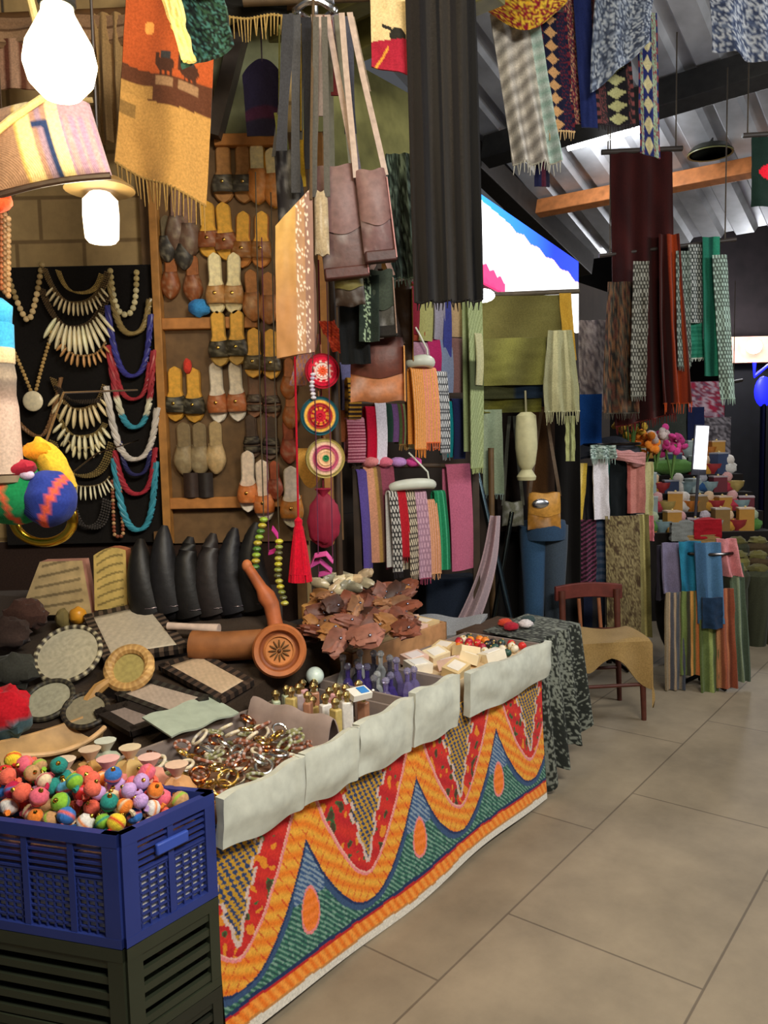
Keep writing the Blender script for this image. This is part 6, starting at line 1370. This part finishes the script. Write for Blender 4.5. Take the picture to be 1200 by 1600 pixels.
for lb, bx, c, dy, kw in (
    ('primrose yellow scarf on the middle scarf stand', (894, 724, 918, 812), stripes([(1, '#e0b850'), (.5, '#f0d47c'), (.6, '#d8b84c')]), 0.0, dict(skew=-7, fringe='#d8b848', flen=0.03)),
    ('black scarf next to the primrose one', (914, 728, 930, 812), '#15161c', 0.03, {}),
    ('bright white scarf on the middle scarf stand', (926, 714, 950, 812), '#ddd8dc', -0.03, dict(skew=2)),
    ('thin mint teal scarf beside the white one', (948, 716, 956, 806), '#2f7a70', 0.0, {}),
    ('broad black scarf on the middle scarf stand', (953, 716, 984, 810), '#14181a', -0.01, {}),
    ('salmon pink scarf on the middle scarf stand', (980, 714, 1008, 802), stripes([(.5, '#985048'), (1, '#b8776c'), (.4, '#a0645a'), (1, '#b27268')]), -0.03, {}),
    ('pale straw scarf at the side of the middle scarf stand', (1006, 722, 1020, 806), '#aea878', 0.0, {}),
    ('wine and pink finely ribbed scarf below the primrose one', (884, 812, 912, 918), rep('#8a4460', '#5a2c42', 16, 'v'), 0.02, dict(nv=70)),
    ('black and wine diagonal ribbed scarf below the white one', (908, 812, 932, 918), lambda u, v: C('#7a3f5a') if (v * 14 + u * 2) % 1 < 0.35 else C('#241a20'), 0.0, dict(nv=70)),
    ('narrow slate blue scarf below the white one', (930, 812, 946, 918), rep('#2a3c54', '#4a5468', 9, 'v'), 0.03, dict(nv=60)),
    ('long sandy floral scarf reaching almost to the floor', (946, 806, 1000, 1020), speck(['#77694a', '#8a7c58', '#5a4a34', '#94865e', '#6a5c40', '#4c3c2c'], (5, 11), 3), -0.04, dict(nu=34, nv=70, skew=4)),
    ('olive straw border scarf beside the sandy floral one', (996, 804, 1014, 1000), stripes([(1, '#8a8050'), (.4, '#b0a468'), (.8, '#6a6238')]), -0.02, dict(skew=6)),
    ('small coral pink scarf end at the side of the middle stand', (1010, 806, 1020, 846), '#c8747a', 0.0, {}),
    ('dark navy scarf low behind the chair', (912, 918, 946, 1010), stripes([(1, '#1a2034'), (.5, '#2c2a2c'), (1, '#151a26')]), 0.04, {}),
    ('wine dark scarf low behind the chair back', (886, 918, 914, 1010), stripes([(1, '#3a1c24'), (.6, '#1c1418')]), 0.06, {})):
    onstand(lb, bx, c, Y1 + dy, folds=kw.pop('folds', 1.0), amp=0.012, th=0.012, **kw)
# black cloth arched over the top of the stand
def arch(u, v):
    x = lin(886, 1000, u); y = lin(720, 686, math.sin(PI * min(1, u * 0.75 + 0.1)) ** 0.8) ; return tuple(P(x, y + 26 * v - 4, Y1 - 0.02 + 0.25 * (1 - v)) + Vector((0, 0, 0.01 * math.sin(u * 11))))
solo('black_shawl', 'black shawl arched over the top of the middle scarf stand', 'shawl', MB().sheet(arch, 40, 10, 0.015, C('#171a24')), FAB)
m = MB()
cloth('fringe_scarf', 'pale mint fringe of a scarf on top of the middle stand', 'scarf', (922, 696, 962, 716), Y1 - 0.08, speck(['#a8c0b4', '#5a6a64', '#c8d8d0'], (12, 4)), folds=2, amp=0.02, fringe='#9ab0a6', flen=0.04)
cloth('rose_scarf', 'rolled dusty rose scarf draped across the stand top', 'scarf', (958, 708, 1010, 722), Y1 - 0.07, '#b8827e', folds=1, amp=0.02, wedge=-10, th=0.03)
# right stand
Y2 = 4.75
stand('low dark stand carrying the teal, denim and coral scarves', 1098, 1090, Y2 + 0.14, 0.86, 0.24)
for lb, bx, c, dy, kw in (
    ('mauve grey scarf on the low scarf stand', (1034, 848, 1066, 928), '#77708a', 0.05, dict(skew=4)),
    ('black mauve scarf end at the side of the low stand', (1026, 852, 1042, 940), '#2a2630', 0.1, {}),
    ('teal blue scarf on the low scarf stand', (1060, 846, 1096, 928), olv('#175a78', '#2a7a98'), 0.0, dict(skew=6, folds=1.6)),
    ('denim blue long scarf on the low scarf stand', (1086, 848, 1126, 978), stripes([(1, '#3a5a7a'), (.5, '#4f7494'), (1, '#456a8c')]), -0.05, dict(skew=8, folds=1.6)),
    ('dark indigo tail below the denim scarf', (1098, 934, 1130, 984), '#1c3048', -0.085, dict(skew=2)),
    ('coral pink bunched scarf on the low scarf stand', (1120, 842, 1150, 902), '#c67f82', -0.02, dict(skew=10, folds=1.6, amp=0.03)),
    ('peach and grey striped shawl low on the scarf stand', (1040, 926, 1070, 1084), stripes([(.5, '#8a7a60'), (.3, '#b89a78'), (.5, '#55565e'), (.3, '#a08a70'), (.2, '#6a5a4a'), (.5, '#565b64'), (.3, '#8a7c68'), (.4, '#4a4e58')]), 0.0, dict(folds=2, skew=2)),
    ('green and ochre striped shawl low on the scarf stand', (1066, 924, 1100, 1060), stripes([(.7, '#6a7a44'), (.4, '#3a3a2c'), (.6, '#c89048'), (.4, '#5a6038'), (.7, '#b06a3c'), (.5, '#4a4a34')]), -0.02, dict(folds=2, skew=2)),
    ('leaf green shawl tail between the rust and ochre ones', (1094, 968, 1122, 1092), stripes([(1, '#5c6a3c'), (.5, '#8a9658'), (.8, '#4a5632')]), -0.04, dict(folds=1.6, skew=4)),
    ('rust orange long shawl low on the scarf stand', (1118, 920, 1146, 1082), stripes([(.6, '#a8764f'), (.3, '#7a4630'), (.8, '#96523a'), (.4, '#ac6a48'), (.3, '#6a3a2a'), (.6, '#8a4a34')]), -0.05, dict(folds=1.6, skew=8)),
    ('grey green long shawl at the outer side of the low stand', (1142, 880, 1162, 1072), stripes([(1, '#5f6e58'), (.5, '#7f8c70'), (1, '#4a5848')]), 0.0, dict(folds=1.6, skew=12))):
    k2 = dict(folds=1.2, amp=0.015); k2.update(kw); onstand(lb, bx, c, Y2 + dy, th=0.012, **k2)
m = MB().ball((0, 0, 0), (0.2, 0.2, 0.42), C('#24201f'), 20, 14); solo('dark_bundle', 'dark bundle of cloth filling the low scarf stand', 'bundle', m, FAB, Vector((P(1098, 900, Y2 + 0.3).x, Y2 + 0.58, 0.425)))
# ---------------- chair
cz = 0.44; pf = PZ(935, 1006, cz); ch = thing('wooden_chair', 'brown wooden chair with tan cloth on its seat', 'chair', (pf.x + 0.09, pf.y, 0), (0, 0, 0.10))
WC = C('#552a1e')
for sx, y in ((-0.165, 0.02), (0.165, 0.02), (-0.165, 0.36), (0.165, 0.36)):
    m = MB(); tall = cz - 0.03 if y < 0.2 else 0.66; m.tube([Vector((sx * 1.05, y, 0)), Vector((sx, y, cz * 0.5)), Vector((sx, y + (0.03 if tall > 0.5 else 0), tall))], lambda q: 0.014 + 0.006 * q, WC, 10); m.build('leg', WOOD, ch)
MB().box((0, 0.19, cz - 0.02), (0.38, 0.38, 0.035), WC).build('seat', WOOD, ch, bevel=0.008)
def br(u, v): return ((u - 0.5) * 0.40, 0.39 + 0.02 * (1 - (2 * u - 1) ** 2) , 0.60 + 0.085 * v + 0.015 * math.sin(PI * u))
MB().sheet(br, 16, 6, -0.024, C('#642a22')).build('backrest', WOOD, ch, bevel=0.004)
for x in (-0.06, 0.06): MB().tube([Vector((x, 0.365, cz)), Vector((x, 0.40, 0.61))], 0.011, C('#8a5230'), 8).build('spindle', WOOD, ch)
for y in (0.02, 0.36): MB().tube([Vector((-0.165, y, 0.2)), Vector((0.165, y, 0.2))], 0.01, WC, 8).build('stretcher', WOOD, ch)
def sc_(u, v):
    x = (u - 0.5) * 0.46; e = max(0, abs(x) - 0.2) / 0.03
    if v < 0.55: y = lin(0.325, 0.0, v / 0.55); z = cz + 0.012 + 0.012 * math.sin(u * 7 + v * 5)
    else:
        k = (v - 0.55) / 0.45; y = -0.012 - 0.02 * math.sin(u * 14) * k; dep = 0.12 + 0.13 * (max(0, u - 0.45) * 1.8) + 0.04 * math.sin(u * 9); z = cz + 0.01 - k * dep
    if abs(u - 0.5) > 0.44: z -= 0.10 * (abs(u - 0.5) - 0.44) / 0.06; x = math.copysign(0.205, x)
    return (x, y, z)
solo('tan_seat_cloth', 'tan cloth thrown over the chair seat and hanging down in front', 'cloth', MB().sheet(sc_, 40, 36, 0.008, lambda u, v: mix(C('#a88a58'), C('#8f7344'), 0.5 + 0.5 * noise.noise(Vector((u * 4, v * 4, 0))))), FAB, (pf.x + 0.09, pf.y, 0), (0, 0, 0.10))
# ---------------- far stall: stepped table, its goods
ft = thing('far_stall_table', 'stepped dark display table piled with small colourful goods', 'table', (P(1130, 800, 6.6).x, 6.6, 0))
xl, xr = P(1016, 800, 6.4).x - ft.location.x, P(1230, 800, 6.4).x - ft.location.x
for i, (y, z, nm) in enumerate(((0.0, 0.74, 'step'), (0.2, 0.89, 'step'), (0.4, 1.04, 'step'), (0.6, 1.19, 'step'), (0.8, 1.34, 'step'))):
    MB().box(((xl + xr) / 2, y + 0.098, z / 2), (xr - xl, 0.196, z), C('#231f1d')).build(nm, FAB, ft, smooth=False)
goods = [('trinket box', 'trinket_box', ['#b8863a', '#9aa8a4', '#6a2c34', '#a0b4b0', '#3c4a6a', '#8a6a3a']), ('painted bowl', 'painted_bowl', ['#b8c4c0', '#c87a34', '#b8c4c0', '#8aa4a8', '#a83a3c', '#b09a5a']), ('stuffed figure', 'stuffed_figure', ['#5a8a44', '#b03a4a', '#c8923c', '#7a6a88', '#d8d4cc', '#2c4f7a'])]
cn = {'#b8863a': 'ochre', '#9aa8a4': 'grey', '#6a2c34': 'wine', '#a0b4b0': 'pale mint', '#3c4a6a': 'navy', '#8a6a3a': 'brown', '#b8c4c0': 'white', '#c87a34': 'orange', '#5a7a4a': 'green', '#8aa4a8': 'blue grey', '#a83a3c': 'red', '#b09a5a': 'straw', '#5a8a44': 'leaf green', '#b03a4a': 'crimson', '#c8923c': 'amber', '#7a6a88': 'lilac', '#d8d4cc': 'chalk white', '#2c4f7a': 'blue'}
stepn = ['on the %s step of the far stall' % q for q in ('lowest', 'second', 'third', 'fourth', 'topmost')]
for st_, (y, z) in enumerate(((6.6, 0.74), (6.8, 0.89), (7.0, 1.04), (7.2, 1.19), (7.4, 1.34))):
    for row in range(1):
        for k in range(14):
            x = ft.location.x + lin(xl + 0.06, xr - 0.06, (k + 0.5 * (st_ % 2)) / 14) + random.uniform(-.015, .015); yy = y + 0.10
            kind, nm, cs = goods[(k * 2 + row + st_) % 3]; hx = random.choice(cs); c = C(hx); lb = '%s %s %s' % (cn[hx], kind, stepn[st_]); gr = lb
            m = MB()
            if nm == 'trinket_box':
                h = random.uniform(0.09, 0.19); m.box((0, 0, h / 2), (0.12, 0.11, h), c); m.box((0, 0, h + 0.006), (0.126, 0.116, 0.012), mix(c, (1, 1, 1), 0.3)); m.ball((0, 0, h + 0.018), 0.01, C('#d8c080'), 8, 6)
            elif nm == 'painted_bowl':
                m.lathe([(0.035, 0), (0.04, 0.01), (0.075, 0.05), (0.085, 0.095), (0.075, 0.095), (0.05, 0.03), (0.003, 0.03)], c, 16)
            else:
                m.ball((0, 0, 0.05), (0.07, 0.055, 0.06), c, 12, 8, bump=0.3); m.ball((0, -0.01, 0.13), (0.045, 0.04, 0.045), mix(c, (1, 0.9, 0.8), 0.35), 12, 8, bump=0.2)
            solo(nm, lb, kind.split()[-1], m, PAPER if nm == 'trinket_box' else (BEAD if nm == 'painted_bowl' else FAB), (x, yy, z), (0, 0, random.uniform(-0.4, 0.4)), gr)
for lb, bx, c in (('red folded cloth lying on the near edge of the far stall', (1084, 812, 1128, 842), '#a81e28'), ('grey white folded cloth next to the red folded one', (1050, 816, 1086, 846), '#8a8c86'), ('straw folded cloth hanging under the red folded one', (1066, 836, 1126, 852), '#a08050')):
    cloth('folded_cloth', lb, 'cloth', bx, 6.42, c, folds=1, amp=0.012, th=0.05)
# big pieces there
m = MB().ball((0, 0, 0.0), (0.21, 0.1, 0.075), C('#5f8a44'), 20, 12, bump=0.15); solo('green_cushion', 'leaf green cushion above the salmon scarf', 'cushion', m, FAB, Vector((P(1052, 722, 7.26).x, 7.26, 1.262)))
for lb, x, y, r_, c in (('bunch of yellow artificial flowers on top of the scarf stand', 984, 658, 0.12, '#d8b040'), ('bunch of orange artificial flowers beside the black arch', 1006, 692, 0.10, '#e8862c'), ('bunch of magenta artificial flowers above the green cushion', 1050, 690, 0.11, '#b83a78'), ('bunch of pale grey pink flowers between orange and magenta ones', 1026, 684, 0.09, '#b8a8a0')):
    t = thing('flower_bunch', lb, 'flowers', P(x, y, 5.6)); m = MB()
    for k in range(22):
        d = Vector((random.gauss(0, 1), random.gauss(0, 1), random.gauss(0, 0.8))).normalized() * r_ * random.uniform(0.5, 1); m.ball(d, (0.03, 0.03, 0.018), jit(C(c), 0.3), 8, 6, rotm(random.random() * 3, random.random() * 3, 0))
    m.build('blossoms', FAB, t); m = MB()
    for k in range(8):
        d = Vector((random.gauss(0, 1), random.gauss(0, 1), 0)).normalized() * r_ * 0.5; m.tube([d + Vector((0, 0, -0.02)), Vector((d.x * 0.3, d.y * 0.3, -r_ * 1.6)), Vector((0, 0, -r_ * 2.4))], 0.006, C('#5a7a3c'), 6)
    m.build('stems', FAB, t)
t = thing('lit_display_screen', 'bright white lit upright screen among the far goods', 'screen', P(1093, 735, 6.7), (0, 0.06, 0)); zs = P(1093, 735, 6.7).z
MB().tube([Vector((0, 0.02, 0.02)), Vector((0, 0.02, 0.745 - zs))], 0.012, C('#3a3a44'), 8).build('stand', PLAS, t)
MB().box((0, 0, 0.19), (0.10, 0.016, 0.36), (1, 1, 1)).build('screen', emit_mat('screen_glow', (0.97, 0.97, 1), 2.5), t); MB().box((0, 0.02, 0.17), (0.12, 0.02, 0.42), C('#3a3a44')).build('screen_back', PLAS, t)
cloth('grey_print_cloth', 'grey printed cloth hanging behind the lit screen', 'cloth', (1098, 652, 1142, 720), 7.7, speck(['#5a5458', '#7f7a80', '#48444a', '#9a949a'], (9, 9)), folds=1, amp=0.02)
cloth('pink_print_cloth', 'pink and white printed cloth under the mint chequered scarf', 'cloth', (1076, 596, 1134, 662), 7.75, speck(['#a88a9a', '#8a3a4e', '#c8b0bc', '#a8304a', '#7a5a70'], (5, 6)), folds=1.5, amp=0.03)
cloth('dark_grey_cloth', 'dark grey green cloth hanging behind the flowers', 'cloth', (1008, 628, 1072, 690), 7.6, '#3c403a', folds=1.5, amp=0.03)
cloth('navy_cloth', 'navy cloth hanging just behind the lit screen', 'cloth', (1074, 636, 1100, 690), 7.65, '#20284c', folds=1, amp=0.02)
rail('rail at the back of the far stall carrying the printed cloths', P(990, 626, 7.78), P(1160, 594, 7.78), 0.016, '#2e2620', up=3.0)
# low goods on the floor far away
for k in range(9):
    x = 1150 + (k % 3) * 33; y = 850 + (k // 3) * 22; q = PZ(x, y + 40, 0.0) if False else P(x, y, 6.3 - 0.26 * (k // 3))
    q.z = max(0.12, q.z); c = random.choice(['#5a5a34', '#4a3c28', '#77703c', '#3a3c2c'])
    m = MB().lathe([(0.07, -q.z), (0.085, -q.z * 0.5), (0.08, -0.12), (0.098, -0.05), (0.10, -0.02), (0.085, 0.0), (0.02, 0.03)], C(c), 16); m.c = [jit(x, 0.25) for x in m.c]; m.ball((0, -0.01, 0.02), (0.07, 0.07, 0.04), jit(C('#6a6438'), 0.3), 12, 8, bump=0.4)
    solo('straw_basket', '%s straw basket low beside the far stall' % {'#5a5a34': 'olive', '#4a3c28': 'brown', '#77703c': 'khaki', '#3a3c2c': 'dark green'}[c], 'basket', m, FAB, q, (0, 0, random.random() * 3), '%s straw baskets low by the far stall' % {'#5a5a34': 'olive', '#4a3c28': 'brown', '#77703c': 'khaki', '#3a3c2c': 'dark green'}[c])
